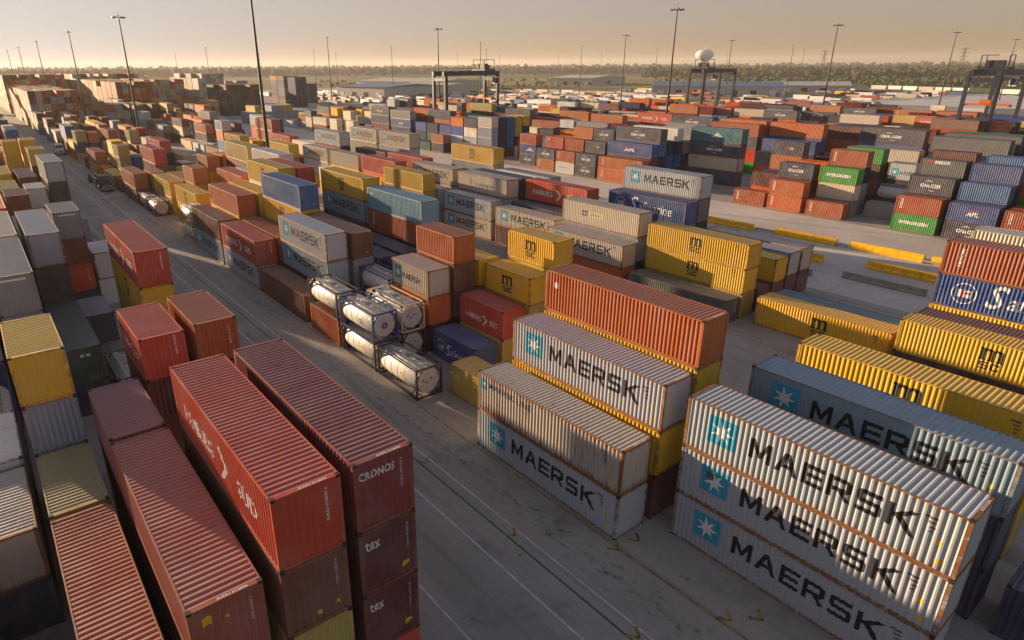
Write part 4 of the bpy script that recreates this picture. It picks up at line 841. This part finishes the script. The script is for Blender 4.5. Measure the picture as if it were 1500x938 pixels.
for d in ITEMS:
    if not d['tank']: continue
    d['col2'] = d['des'] or 'k'; key = (d['row'], d['y'])
    d['lab2'] = TANKLAB.get(key) or TANKLAB.get(key+(d['tier'],)) or f"white tank container in {dict(k='black', b='blue', y='yellow', r='red', w='cream', g='grey')[d['col2']]} frame, {'upper' if d['tier'] else 'lower'}, {ordn(int(d['row'][1:]))} row {ROWNAME[d['row'][0]]}, at {ordn(sorted(STK[d['row']]).index(d['y']))} stack"
    build_tank(d, 0)

# ------------------------------------------------------------------ high lamp masts
def mast_parts():
    a = MB(); a.tube((0, 0, .5), (0, 0, 39.2), .40, .16, 10); m1 = a.mesh('mast', M_MAST, True)
    f = MB(); f.tube((0, 0, 0), (0, 0, .5), .95, .75, 12); m2 = f.mesh('footing', M_CONC)
    r = MB()
    for i in range(12):
        t0, t1 = 2*PI*i/12, 2*PI*(i+1)/12; r.bar((1.25*math.cos(t0), 1.25*math.sin(t0), 39.3), (1.25*math.cos(t1), 1.25*math.sin(t1), 39.3), .12)
    for i in range(4): t0 = PI/2*i; r.bar((0, 0, 39.35), (1.25*math.cos(t0), 1.25*math.sin(t0), 39.3), .09)
    r.tube((0, 0, 39.2), (0, 0, 39.9), .32, .20, 10); r.tube((0, 0, 39.9), (0, 0, 40.9), .03, .02, 6); m3 = r.mesh('lamp_ring', M_LAMP)
    l = MB(); l.box(-.34, .34, -.26, .26, -.20, .14); l.box(-.28, .28, -.22, .22, -.26, -.20); m4 = l.mesh('floodlight', M_LAMP)
    return m1, m2, m3, m4
MP = mast_parts()
def mast(x, y, label, group, full=True):
    root = empty('lamp_mast', (x, y, 0.016))
    for nm, me in zip(('mast', 'footing', 'lamp_ring'), MP[:3]): mesh_obj(nm, me, None, root)
    if full:
        for i in range(8):
            t = 2*PI*i/8; o = mesh_obj('floodlight', MP[3], None, root); o.location = (1.62*math.cos(t), 1.62*math.sin(t), 39.25); o.rotation_euler = (0, 0, t)
    tag(root, label, 'lamp mast', group)
LANES = [(46.5, [125, 241, 352, 489, 620, 740, 980], 'first lane'), (171.5, [124.5, 245, 352, 462, 575], 'second lane'), (296, [20, 136, 246, 372, 490, 640], 'third lane'), (421, [15, 133, 260, 395, 520], 'fourth lane'), (580, [30, 148, 300, 440], 'fifth lane'), (-55, [420, 560, 720], 'lane far left')]
NEARW = ['nearest', 'second', 'third', 'fourth', 'fifth', 'sixth', 'farthest']
for x, ys, nm in LANES:
    for i, y in enumerate(ys):
        mast(x, y, f"tall dark lamp mast with crown of floodlights, {NEARW[i]} along the {nm}", 'tall lamp masts over the yard', y < 300)
for i, (x, y) in enumerate([(700, 620), (640, 760), (760, 380), (520, 700), (380, 760), (300, 800), (220, 860), (900, 560), (820, 820)]):
    mast(x, y, f"distant lamp mast beyond the yard, {ordn(i)} from the near row, thin against the sky", 'distant lamp masts beyond the yard', False)

# ------------------------------------------------------------------ straddling yard cranes
def crane(x, y, label, trolley=0.0, spz=14):
    root = empty('gantry_crane', (x, y, 0.016)); h = 21.0; wx = 12.3; wy = 3.9
    for sx in (-1, 1):
        for sy in (-1, 1):
            b = MB(); b.box(sx*wx-.55, sx*wx+.55, sy*wy-.45, sy*wy+.45, 2.2, h); b.obj('leg', M_CRANE, root)
        b = MB(); b.box(sx*wx-.6, sx*wx+.6, -wy-2.2, wy+2.2, 1.3, 2.4); b.obj('sill_beam', M_CRANE, root); b = MB(); b.bar((sx*wx, -wy, 9), (sx*wx, wy, 9), .3); b.bar((sx*wx, -wy+.4, 2.6), (sx*wx, wy-.4, 9), .22); b.obj('cross_brace', M_CRANE, root); b = MB(); b.bar((sx*wx, -wy, h-1.2), (sx*wx, wy, h-1.2), .9, 1.2); b.obj('end_tie', M_CRANE, root)
        for sy in (-1, 1):
            for q in (-1, 1):
                t = MB(); t.tube((sx*wx-.35, sy*(wy+1.1)+q*.85, .8), (sx*wx+.35, sy*(wy+1.1)+q*.85, .8), .79, n=16); t.obj('wheel', M_DARK, root)
    for sy in (-1, 1):
        g = MB(); g.box(-wx-.9, wx+.9, sy*3.3-.55, sy*3.3+.55, h, h+1.5); g.box(-wx-.9, wx+.9, sy*3.3-.05, sy*3.3+.05, h+1.5, h+1.65); 
        for i in range(14): g.bar((-wx+i*1.9, sy*4.0, h+1.5), (-wx+i*1.9, sy*4.0, h+2.6), .06)
        g.bar((-wx, sy*4.0, h+2.6), (wx, sy*4.0, h+2.6), .07); g.obj('girder', M_CRANE, root)
    t = MB(); t.box(trolley-2.6, trolley+2.6, -3.9, 3.9, h+1.7, h+2.3); t.box(trolley-1.6, trolley+.4, -2.2, 2.2, h+2.3, h+4.2); t.tube((trolley+1.2, -1.6, h+3.0), (trolley+1.2, 1.6, h+3.0), .65, n=12)
    for sx, sy in ((-1, -1), (-1, 1), (1, -1), (1, 1)): t.bar((trolley+sx*2.4, sy*3.4, h+2.3), (trolley+sx*2.4, sy*3.4, h+5.6), .22)
    t.bar((trolley-2.4, -3.4, h+5.6), (trolley+2.4, 3.4, h+5.6), .2); t.bar((trolley-2.4, 3.4, h+5.6), (trolley+2.4, -3.4, h+5.6), .2); t.obj('trolley', M_CRANE, root)
    c = MB(); c.box(trolley+1.0, trolley+3.0, -5.6, -3.9, h-3.0, h-.4); cab = c.obj('cab', M_WHITE, root)
    gl = MB(); gl.box(trolley+1.15, trolley+2.85, -5.66, -5.601, h-2.6, h-.9); gl.box(trolley+.94, trolley+.999, -5.4, -4.1, h-2.6, h-.9); gl.obj('window', M_GLASS, cab)
    s = MB(); s.box(trolley-.8, trolley+.8, -5.9, 5.9, spz, spz+.5); s.box(trolley-1.2, trolley+1.2, -6.1, -5.6, spz-.3, spz+.4); s.box(trolley-1.2, trolley+1.2, 5.6, 6.1, spz-.3, spz+.4); s.box(trolley-1.1, trolley+1.1, -1.5, 1.5, spz+.5, spz+1.6); s.obj('spreader', M_CRANEO, root)
    r = MB()
    for sx in (-1, 1):
        for sy in (-1, 1): r.tube((trolley+sx*.9, sy*1.3, spz+1.6), (trolley+sx*1.2, sy*2.6, h+1.8), .035, n=5)
    r.obj('hoist_rope', M_BLACK, root)
    e = MB(); e.box(wx+.7, wx+2.6, -2.6, 2.6, 2.4, 4.9); e.obj('power_house', M_WHITE, root)
    l = MB(); l.bar((-wx-.9, -wy+.2, 2.3), (-wx-.9, -wy+.2, h), .08); l.bar((-wx-.9, -wy+.8, 2.3), (-wx-.9, -wy+.8, h), .08)
    for i in range(36): l.bar((-wx-.9, -wy+.2, 2.6+i*.5), (-wx-.9, -wy+.8, 2.6+i*.5), .05)
    l.obj('ladder', M_CRANE, root)
    tag(root, label, 'gantry crane', 'dark gantry cranes straddling the stacks')
crane(157, 206, 'dark gantry crane with orange spreader, near the middle of the skyline', 8.5, 12.5)
crane(284, 183, 'dark gantry crane standing in front of the white water tower', -7.5, 12)
crane(252, 66, 'dark gantry crane at the right edge of the yard', -5.0, 12.5)
crane(2, 470, 'hazy gantry crane at the far left edge', -4, 13)

# ------------------------------------------------------------------ yellow and concrete barriers
def barrier(x, y0, L, mat, label, h=1.0, w=1.1, nm='barrier', grp='yellow barriers along the aisle'):
    root = empty(nm, (x, y0+L/2, 0.014)); n = max(1, round(L/3.05))
    for i in range(n):
        a = -L/2+i*L/n+.02; e = -L/2+(i+1)*L/n-.02; b = MB(); w2 = w/2
        P = [(-w2, 0), (w2, 0), (w2, .25*h), (w2*.55, .45*h), (w2*.42, h), (-w2*.42, h), (-w2*.55, .45*h), (-w2, .25*h)]
        b.add([(u, a, z) for u, z in P]+[(u, e, z) for u, z in P], [tuple(range(8)), tuple(range(15, 7, -1))]+[(j, (j+1) % 8, 8+(j+1) % 8, 8+j) for j in range(8)])
        b.obj('segment', mat, root)
    tag(root, label, 'barrier', grp)
barrier(96.2, 84.5, 6, M_YEL, 'yellow barrier piece glimpsed between the orange-red and royal blue containers')
barrier(95.6, 51.0, 12.2, M_YEL, 'yellow barrier beside the pale grey lettered stack, first long one from the left')
barrier(96.6, 38.8, 9.1, M_YEL, 'longest looking yellow barrier in the middle of the aisle row')
barrier(97.0, 27.9, 9.1, M_YEL, 'yellow barrier in front of the lower green container')
barrier(97.2, 18.0, 9.1, M_YEL, 'yellow barrier mostly hidden behind the rust red right edge stack')
barrier(86.5, 36.0, 5.5, M_YEL, 'short yellow barrier at the end of the maroon and beige stacks')
barrier(88.6, 22.3, 9.1, M_YEL, 'yellow barrier in the shade left of the rust red stack')
barrier(79.5, 34.0, 8, M_CONC, 'low grey concrete barrier nearest the maroon stacks', .8, .6, 'barrier', 'grey concrete barriers in the aisle')
barrier(82.0, 22.5, 9, M_CONC, 'low grey concrete barrier left of the royal blue container', .8, .6, 'barrier', 'grey concrete barriers in the aisle')
for y0, y1 in ((18, 28), (37.3, 38.8), (48, 51), (63.4, 84)):
    b = MB(); b.box(96.3, 96.5, y0, y1, .25, .45); b.box(96.3, 96.5, y0, y0+.2, 0.012, .25); b.box(96.3, 96.5, y1-.2, y1, 0.012, .25)
    tag(b.obj('guard_rail', M_CONC), f"low grey rail between the yellow barriers, {['nearest right edge', 'shortest one', 'middle one', 'longest one'][[18, 37.3, 48, 63.4].index(y0)]}", 'rail', 'grey rails between the barriers')

# ------------------------------------------------------------------ vehicles on the road
def wheel(root, x, y, r=.52, w=.30):
    t = MB(); t.tube((x-w/2, y, r), (x+w/2, y, r), r, n=18); o = t.obj('wheel', M_DARK, root); h = MB(); s = 1 if x > 0 else -1
    h.tube((x+s*(w/2+.001), y, r), (x+s*(w/2+.03), y, r), r*.55, r*.4, 12); h.obj('rim', M_CHROME, o)
def truck(x, y, body, label, cat='truck', chassis=True):
    """cab facing -Y, toward the camera"""
    root = empty('terminal_truck', (x, y, 0.018)); F = 3.2
    def pr2(P, x0, x1, nm, mat, par=root):
        b = MB(); n = len(P); b.add([(x0, u, z) for u, z in P]+[(x1, u, z) for u, z in P], [tuple(range(n-1, -1, -1)), tuple(range(n, 2*n))]+[(j, (j+1) % n, n+(j+1) % n, n+j) for j in range(n)]); return b.obj(nm, mat, par)
    hood = pr2([(-F, .55), (-F, 1.55), (-F+.25, 1.72), (-1.35, 1.95), (-1.35, .55)], -.95, .95, 'hood', body)
    cab = pr2([(-1.349, .60), (-1.349, 2.0), (-.95, 2.85), (-.80, 3.0), (.95, 3.25), (1.15, 3.05), (1.15, .60)], -1.12, 1.12, 'cab', body)
    pr2([(-1.345, 2.06), (-.97, 2.80), (-1.0, 2.83), (-1.39, 2.08)], -1.0, 1.0, 'windscreen', M_GLASS, cab)
    for s in (-1, 1):
        pr2([(-.85, 2.05), (-.7, 2.7), (.25, 2.8), (.25, 2.05)], *sorted((s*1.121, s*1.135)), 'side_window', M_GLASS, cab)
        b = MB(); b.bar((s*1.15, -1.2, 2.5), (s*1.42, -1.25, 2.5), .05); b.box(*sorted((s*1.36, s*1.52)), -1.32, -1.2, 2.05, 2.55); b.obj('mirror', M_BLACK, cab)
        b = MB(); b.box(*sorted((s*.55, s*.88)), -F-.05, -F-.001, .95, 1.2); b.obj('headlight', M_WHITE, hood)
        b = MB(); b.tube((s*1.0, 1.35, .9), (s*1.0, 1.35, 3.6), .09, n=10); b.obj('exhaust', M_CHROME, root)
        b = MB(); b.tube((s*1.05, -.9, .72), (s*1.05, .6, .72), .33, n=14); b.obj('fuel_tank', M_CHROME, root)
    b = MB(); b.box(-.55, .55, -F-.04, -F-.001, .95, 1.5); b.obj('grille', M_CHROME, hood)
    b = MB(); b.box(-1.15, 1.15, -F-.30, -F-.05, .45, .85); b.obj('bumper', M_CHROME, root)
    b = MB(); b.box(-.45, .45, 1.16, 5.0, .75, 1.05); b.box(-.6, .6, 3.0, 4.4, 1.05, 1.2); b.obj('chassis', M_BLACK, root)
    for s in (-1, 1):
        wheel(root, s*.98, -2.35)
        for q in (3.1, 4.45): wheel(root, s*.92, q, .52, .55)
    if chassis:
        b = MB(); 
        for s in (-1, 1): b.box(s*.5-.08, s*.5+.08, 3.2, 15.2, 1.22, 1.5)
        for q in (3.2, 6.2, 9.2, 12.2, 15.0): b.box(-1.2, 1.2, q, q+.25, 1.28, 1.52)
        b.obj('trailer_frame', M_BLACK, root)
        for s in (-1, 1):
            for q in (12.6, 13.9): wheel(root, s*.92, q, .52, .55)
    tag(root, label, cat, 'trucks driving on the road'); return root
for tx, ty, tb, tl in ((153, 342, M_WHITE, 'white truck parked on the far aisle, left of a dark one'), (163, 334, M_BLACK, 'dark truck parked on the far aisle, below the tall navy stacks'), (114, 314, FRAME_C['b'], 'blue truck on the far aisle behind the lettered grey containers')): truck(tx, ty, tb, tl, chassis=tb is not M_WHITE)
truck(21.4, 156.5, M_BLACK, 'black truck with chrome bumper and empty trailer coming along the road')
truck(21.6, 232, M_WHITE, 'white truck farther up the road coming towards the camera', chassis=False)

# ------------------------------------------------------------------ water tower, pylons, sheds
wt = empty('water_tower', (1458, 968, 0))
b = MB(); b.tube((0, 0, 0), (0, 0, 12), 7.5, 5.2, 20); b.tube((0, 0, 12), (0, 0, 26), 5.2, 5.4, 20); b.obj('column', M_WHITE, wt, True)
b = MB(); b.lathe((0, 0, 26), (0, 0, 1), [(0, 5.4), (4, 7.0), (9, 12), (14, 18.5), (18, 21), (23, 21), (27.5, 18), (31, 11.5), (33, 3)], 30); b.obj('tank', M_WHITE, wt, True)
b = MB(); b.tube((0, 0, 59), (0, 0, 63), .5, n=8); b.obj('vent', M_STEEL, wt)
tag(wt, 'white water tower with broad bulb tank on a single column, behind a crane', 'water tower')
def pylon(x, y, h, label):
    root = empty('power_pylon', (x, y, 0)); b = MB()
    def wd(z): return max(.9, 5.5*(1-z/h)**1.1+.9)
    zs = [h*i/9 for i in range(10)]
    for z0, z1 in zip(zs, zs[1:]):
        for sx, sy in ((-1, -1), (-1, 1), (1, -1), (1, 1)): b.bar((sx*wd(z0), sy*wd(z0), z0), (sx*wd(z1), sy*wd(z1), z1), .55)
        for sy in (-1, 1): b.bar((-wd(z0), sy*wd(z0), z0), (wd(z1), sy*wd(z1), z1), .35); b.bar((wd(z0), sy*wd(z0), z0), (-wd(z1), sy*wd(z1), z1), .35)
    b.obj('lattice_tower', M_MAST, root); a = MB()
    for z in (.66, .80, .94): a.bar((-.17*h, 0, z*h), (.17*h, 0, z*h), .6); a.bar((-.17*h, 0, z*h), (0, 0, z*h+.05*h), .35); a.bar((.17*h, 0, z*h), (0, 0, z*h+.05*h), .35)
    a.obj('cross_arm', M_MAST, root); root.rotation_euler = (0, 0, -.9); tag(root, label, 'pylon', 'power pylons on the horizon')
pylon(1980, 931, 60, 'lattice power pylon on the horizon left of two, right of the water tower'); pylon(2120, 642, 62, 'lattice power pylon on the horizon at far right')
M_SHEDR = flat('shed_roof_blue', (0.12, 0.20, 0.30), 0.5, 0.3); M_SHEDW = flat('shed_wall', (0.50, 0.46, 0.40), 0.7); M_ROOFL = flat('shed_roof_pale', (0.52, 0.50, 0.46), 0.6)
def shed(x, y, wx, wy, h, rh, mr, label, rz=0):
    root = empty('warehouse', (x, y, 0), rz); b = MB(); b.box(-wx/2, wx/2, -wy/2, wy/2, 0, h); wl_ = b.obj('wall', M_SHEDW, root)
    r = MB(); o = 1.0; P = [(-wx/2-o, h+.02), (wx/2+o, h+.02), (0, h+rh)]
    r.add([(u, -wy/2-o, z) for u, z in P]+[(u, wy/2+o, z) for u, z in P], [(0, 2, 1), (3, 4, 5), (0, 1, 4, 3), (1, 2, 5, 4), (2, 0, 3, 5)]); r.obj('roof', mr, root)
    n = max(2, int(wy/14))
    for i in range(n):
        d_ = MB(); yy = -wy/2+(i+.5)*wy/n; d_.box(-wx/2-.12, -wx/2-.002, yy-2.4, yy+2.4, .05, min(5, h*.75)); d_.obj('loading_door', M_DARK if i % 3 else M_WHITE, root)
    tag(root, label, 'warehouse', 'low warehouses beyond the yard')
shed(520, 330, 60, 100, 8, 3, M_SHEDR, 'long low warehouse with blue roof behind the water tower crane', .55); shed(610, 300, 40, 70, 7, 3, M_ROOFL, 'low pale roofed shed right of the blue roofed warehouse', .5)
shed(300, 500, 70, 60, 9, 2, M_SHEDR, 'blue roofed warehouse left of the middle crane', .2); shed(360, 520, 60, 60, 8, 2, M_ROOFL, 'pale roofed warehouse behind the middle crane', .2); shed(420, 640, 80, 120, 9, 3, M_SHEDW, 'wide beige warehouse far behind the middle crane', .2); shed(700, 640, 110, 60, 9, 3, M_ROOFL, 'pale warehouse on the grassland far behind', .3)

# ------------------------------------------------------------------ parked clutter, lot, railway
sheet('gravel_lot', 474, 690, 40, 420, 0.03, concrete('gravel_lot_surface', (0.62, 0.59, 0.56), 0.1, 0.35))
sheet('parking_lot', 215, 470, 262, 640, 0.035, concrete('parking_lot_surface', (0.36, 0.32, 0.28), 0.2, 0.4))
sheet('access_road', -20, 60, 740, 1500, 0.03, M_ROAD)
def clutter(name, label, n, x0, x1, y0, y1, seed, hi=2.9):
    r = random.Random(seed); b = MB(); mats = [M_WHITE, flat('clutter_beige', (0.50, 0.42, 0.32)), flat('clutter_dark', (0.06, 0.06, 0.07)), flat('clutter_red', (0.30, 0.07, 0.05)), flat('clutter_blue', (0.08, 0.13, 0.25)), M_YEL]
    for i in range(n):
        x, y = r.uniform(x0, x1), r.uniform(y0, y1); x = x0+round((x-x0)/4.2)*4.2; mi = r.choices(range(6), [6, 5, 3, 2, 2, 1])[0]; L = r.choice([4.4, 4.8, 12, 14]); h = 1.1 if L < 6 else r.uniform(1.6, hi); w = 1.8 if L < 6 else 2.5
        b.box(x, x+w, y, y+L, .35, .35+h, mi); 
        if L < 6: b.box(x+.12, x+w-.12, y+1.1, y+3.7, .35+h, .35+h+.5, 2)
        else: b.box(x+.2, x+w-.2, y+.5, y+2.0, .36, .36+h*.6, 2) if False else None
        for q in (.8, L-1.0): b.box(x-.05, x+w+.05, y+q, y+q+.7, .036, .7, 2)
    tag(b.obj(name, mats), label, 'parked vehicles', kind='stuff')
clutter('parked_trailers', 'rows of parked trailers and cars far beyond the stacks', 900, 220, 465, 268, 635, 41); clutter('parked_trailers', 'scattered parked trailers along the gravel lot', 260, 480, 690, 190, 420, 42, 3.2); clutter('parked_trailers', 'parked trailers behind the right hand stacks', 150, 330, 470, 170, 262, 43)
tr = [(749, 397), (721, 273), (686, 196), (671, 156), (655, 100), (640, 20)]
def wagon(x, y, rz, i, sec):
    root = empty('rail_wagon', (x, y, 0.05), rz); b = MB(); n = 6; P = [(-6.8, 1.2), (6.8, 1.2), (7.6, 4.2), (7.6, 4.6), (-7.6, 4.6), (-7.6, 4.2)]
    b.add([(-1.5, u, z) for u, z in P]+[(1.5, u, z) for u, z in P], [tuple(range(n)), tuple(range(2*n-1, n-1, -1))]+[(j, n+j, n+(j+1) % n, (j+1) % n) for j in range(n)]); b.obj('body', [M_SHEDW, M_ROOFL, M_CONC][i % 3], root)
    for q in (-5, 5): c = MB(); c.box(-1.2, 1.2, q-1.3, q+1.3, .1, 1.15); c.obj('bogie', M_DARK, root)
    tag(root, f"pale hopper wagon behind the gravel lot, {ordn(i)} of section {ordn(sec)} counted from the left", 'rail wagon', 'line of pale hopper wagons')
k = 0
for sec, ((xa, ya), (xb, yb)) in enumerate(zip(tr, tr[1:])):
    L = math.hypot(xb-xa, yb-ya); n = int(L//16.2); rz = math.atan2(-(xb-xa), yb-ya)
    for i in range(n):
        f = (i+.5)/n
        if k % 7 != 5: wagon(xa+(xb-xa)*f, ya+(yb-ya)*f, rz, i, sec)
        k += 1

# ------------------------------------------------------------------ woodland, bushes and hills to the horizon
def leaf_mat(name, a, b_):
    t = NT(name); v = t.coord('Object'); n = t.noise(v, .05, 5, .65); f = t.noise(v, .9, 4, .7)
    t.put(t.b.inputs['Base Color'], t.mix(t.ramp(n, .35, .65), t.mix(f, a+(1,), tuple(x*.55 for x in a)+(1,)), t.mix(f, b_+(1,), tuple(x*.6 for x in b_)+(1,))))
    t.b.inputs['Roughness'].default_value = .85; t.b.inputs['Specular IOR Level'].default_value = .15; return t.m
M_WOOD = leaf_mat('woodland_leaves', (0.055, 0.070, 0.030), (0.085, 0.090, 0.035)); M_BUSH = leaf_mat('bush_leaves', (0.07, 0.10, 0.035), (0.12, 0.13, 0.04))
def ico(): 
    bm = bmesh.new(); bmesh.ops.create_icosphere(bm, subdivisions=1, radius=1); v = [tuple(p.co) for p in bm.verts]; f = [tuple(q.index for q in p.verts) for p in bm.faces]; bm.free(); return np.array(v), f
ICOV, ICOF = ico()
def forest(name, label, pts, mat, hmin, hmax, seed, clumps=4):
    r = np.random.default_rng(seed); V = []; F = []; nb = 0
    for x, y in pts:
        h = r.uniform(hmin, hmax); w = h*r.uniform(.32, .55)
        for c in range(clumps):
            o = r.normal(0, .38, 3)*[w, w, h*.16]; s = w*r.uniform(.45, .8)
            j = r.uniform(.72, 1.25, (len(ICOV), 1)); V.append(ICOV*j*[s, s, s*.85]+[x+o[0], y+o[1], max(s*.5, h*(.30+.42*c/clumps)+o[2]+h*.1)]); F += [tuple(nb+i for i in f) for f in ICOF]; nb += len(ICOV)
    me = bpy.data.meshes.new(name); me.from_pydata(np.concatenate(V).tolist(), [], F); o = mesh_obj(name, me, mat); tag(o, label, 'woodland', kind='stuff')
rg = np.random.default_rng(3)
def band(n, r0, r1, a0, a1, skip=0.0):
    out = []; 
    while len(out) < n:
        a = math.radians(rg.uniform(a0, a1)); q = rg.uniform(r0, r1)
        if rg.random() > skip or math.sin(a*23+q*.004) > 0: out.append((q*math.sin(a), q*math.cos(a)))
    return out
forest('woodland', 'hazy belt of trees along the whole horizon', band(4200, 1900, 2600, -12, 88), M_WOOD, 13, 24, 1, 3)
forest('woodland', 'farther belt of trees just showing on the horizon', band(2600, 3200, 4200, -14, 90), M_WOOD, 18, 36, 2, 2)
forest('woodland', 'darker belt of trees on the right behind the grass', band(1500, 1300, 1850, 52, 86), M_WOOD, 11, 19, 4, 4)
forest('bushes', 'rough green bushes between railway and wood on the right', band(420, 880, 1150, 58, 84, .5), M_BUSH, 4, 10, 6, 4)
forest('bushes', 'scattered bushes on the grassland behind the yard', band(160, 760, 1200, 25, 60, .7), M_BUSH, 3, 7, 7, 3)
r_ = random.Random(8)
def tree(x, y, h, label):
    root = empty('tree', (x, y, 0)); b = MB(); b.tube((0, 0, 0), (0, 0, h*.5), h*.03, h*.015, 8)
    for i in range(5): a = i*1.3; b.tube((0, 0, h*(.25+.05*i)), (math.cos(a)*h*.2, math.sin(a)*h*.2, h*(.5+.05*i)), h*.012, h*.005, 5)
    b.obj('trunk', M_MAST, root); V = []; F = []; q = np.random.default_rng(int(x)); nb = 0
    for c in range(60):
        d_ = q.normal(0, 1, 3); d_ /= np.linalg.norm(d_); s = h*q.uniform(.05, .10); p = d_*[h*.30, h*.30, h*.30]*q.uniform(.55, 1)+[0, 0, h*.64]
        V.append(ICOV*q.uniform(.6, 1.3, (len(ICOV), 1))*s+p); F += [tuple(nb+i for i in f) for f in ICOF]; nb += len(ICOV)
    me = bpy.data.meshes.new('crown'); me.from_pydata(np.concatenate(V).tolist(), [], F); mesh_obj('crown', me, M_BUSH, root); tag(root, label, 'tree', 'trees standing on the grassland')
for i, (x, y, h) in enumerate([(880, 640, 11), (930, 655, 9), (1010, 470, 12), (1040, 440, 10), (985, 400, 11), (1020, 330, 12), (960, 300, 10), (1060, 270, 12)]):
    tree(x, y, h, f"rounded green tree on the grassland, {ordn(i)} of eight counted from the left")
sheet('field', 600, 1300, 420, 1000, 0.04, flat('dry_field', (0.24, 0.21, 0.075), .95, 0, .3, .02, .1)); sheet('field', 760, 1250, 150, 420, 0.04, flat('green_field', (0.15, 0.16, 0.06), .95, 0, .35, .02, .1))

# ------------------------------------------------------------------ haze
HZ = bpy.data.materials.new('haze_air'); HZ.use_nodes = True; hn = HZ.node_tree.nodes; hn.clear()
ho = hn.new('ShaderNodeOutputMaterial'); hv = hn.new('ShaderNodeVolumePrincipled'); HZ.node_tree.links.new(hv.outputs[0], ho.inputs['Volume'])
hv.inputs['Color'].default_value = (0.96, 0.92, 0.87, 1); hv.inputs['Density'].default_value = 0.00011; hv.inputs['Anisotropy'].default_value = 0.20
b = MB(); b.box(-6500, 6500, -2500, 8500, -1.0, 84); tag(b.obj('haze', HZ), kind='stuff')
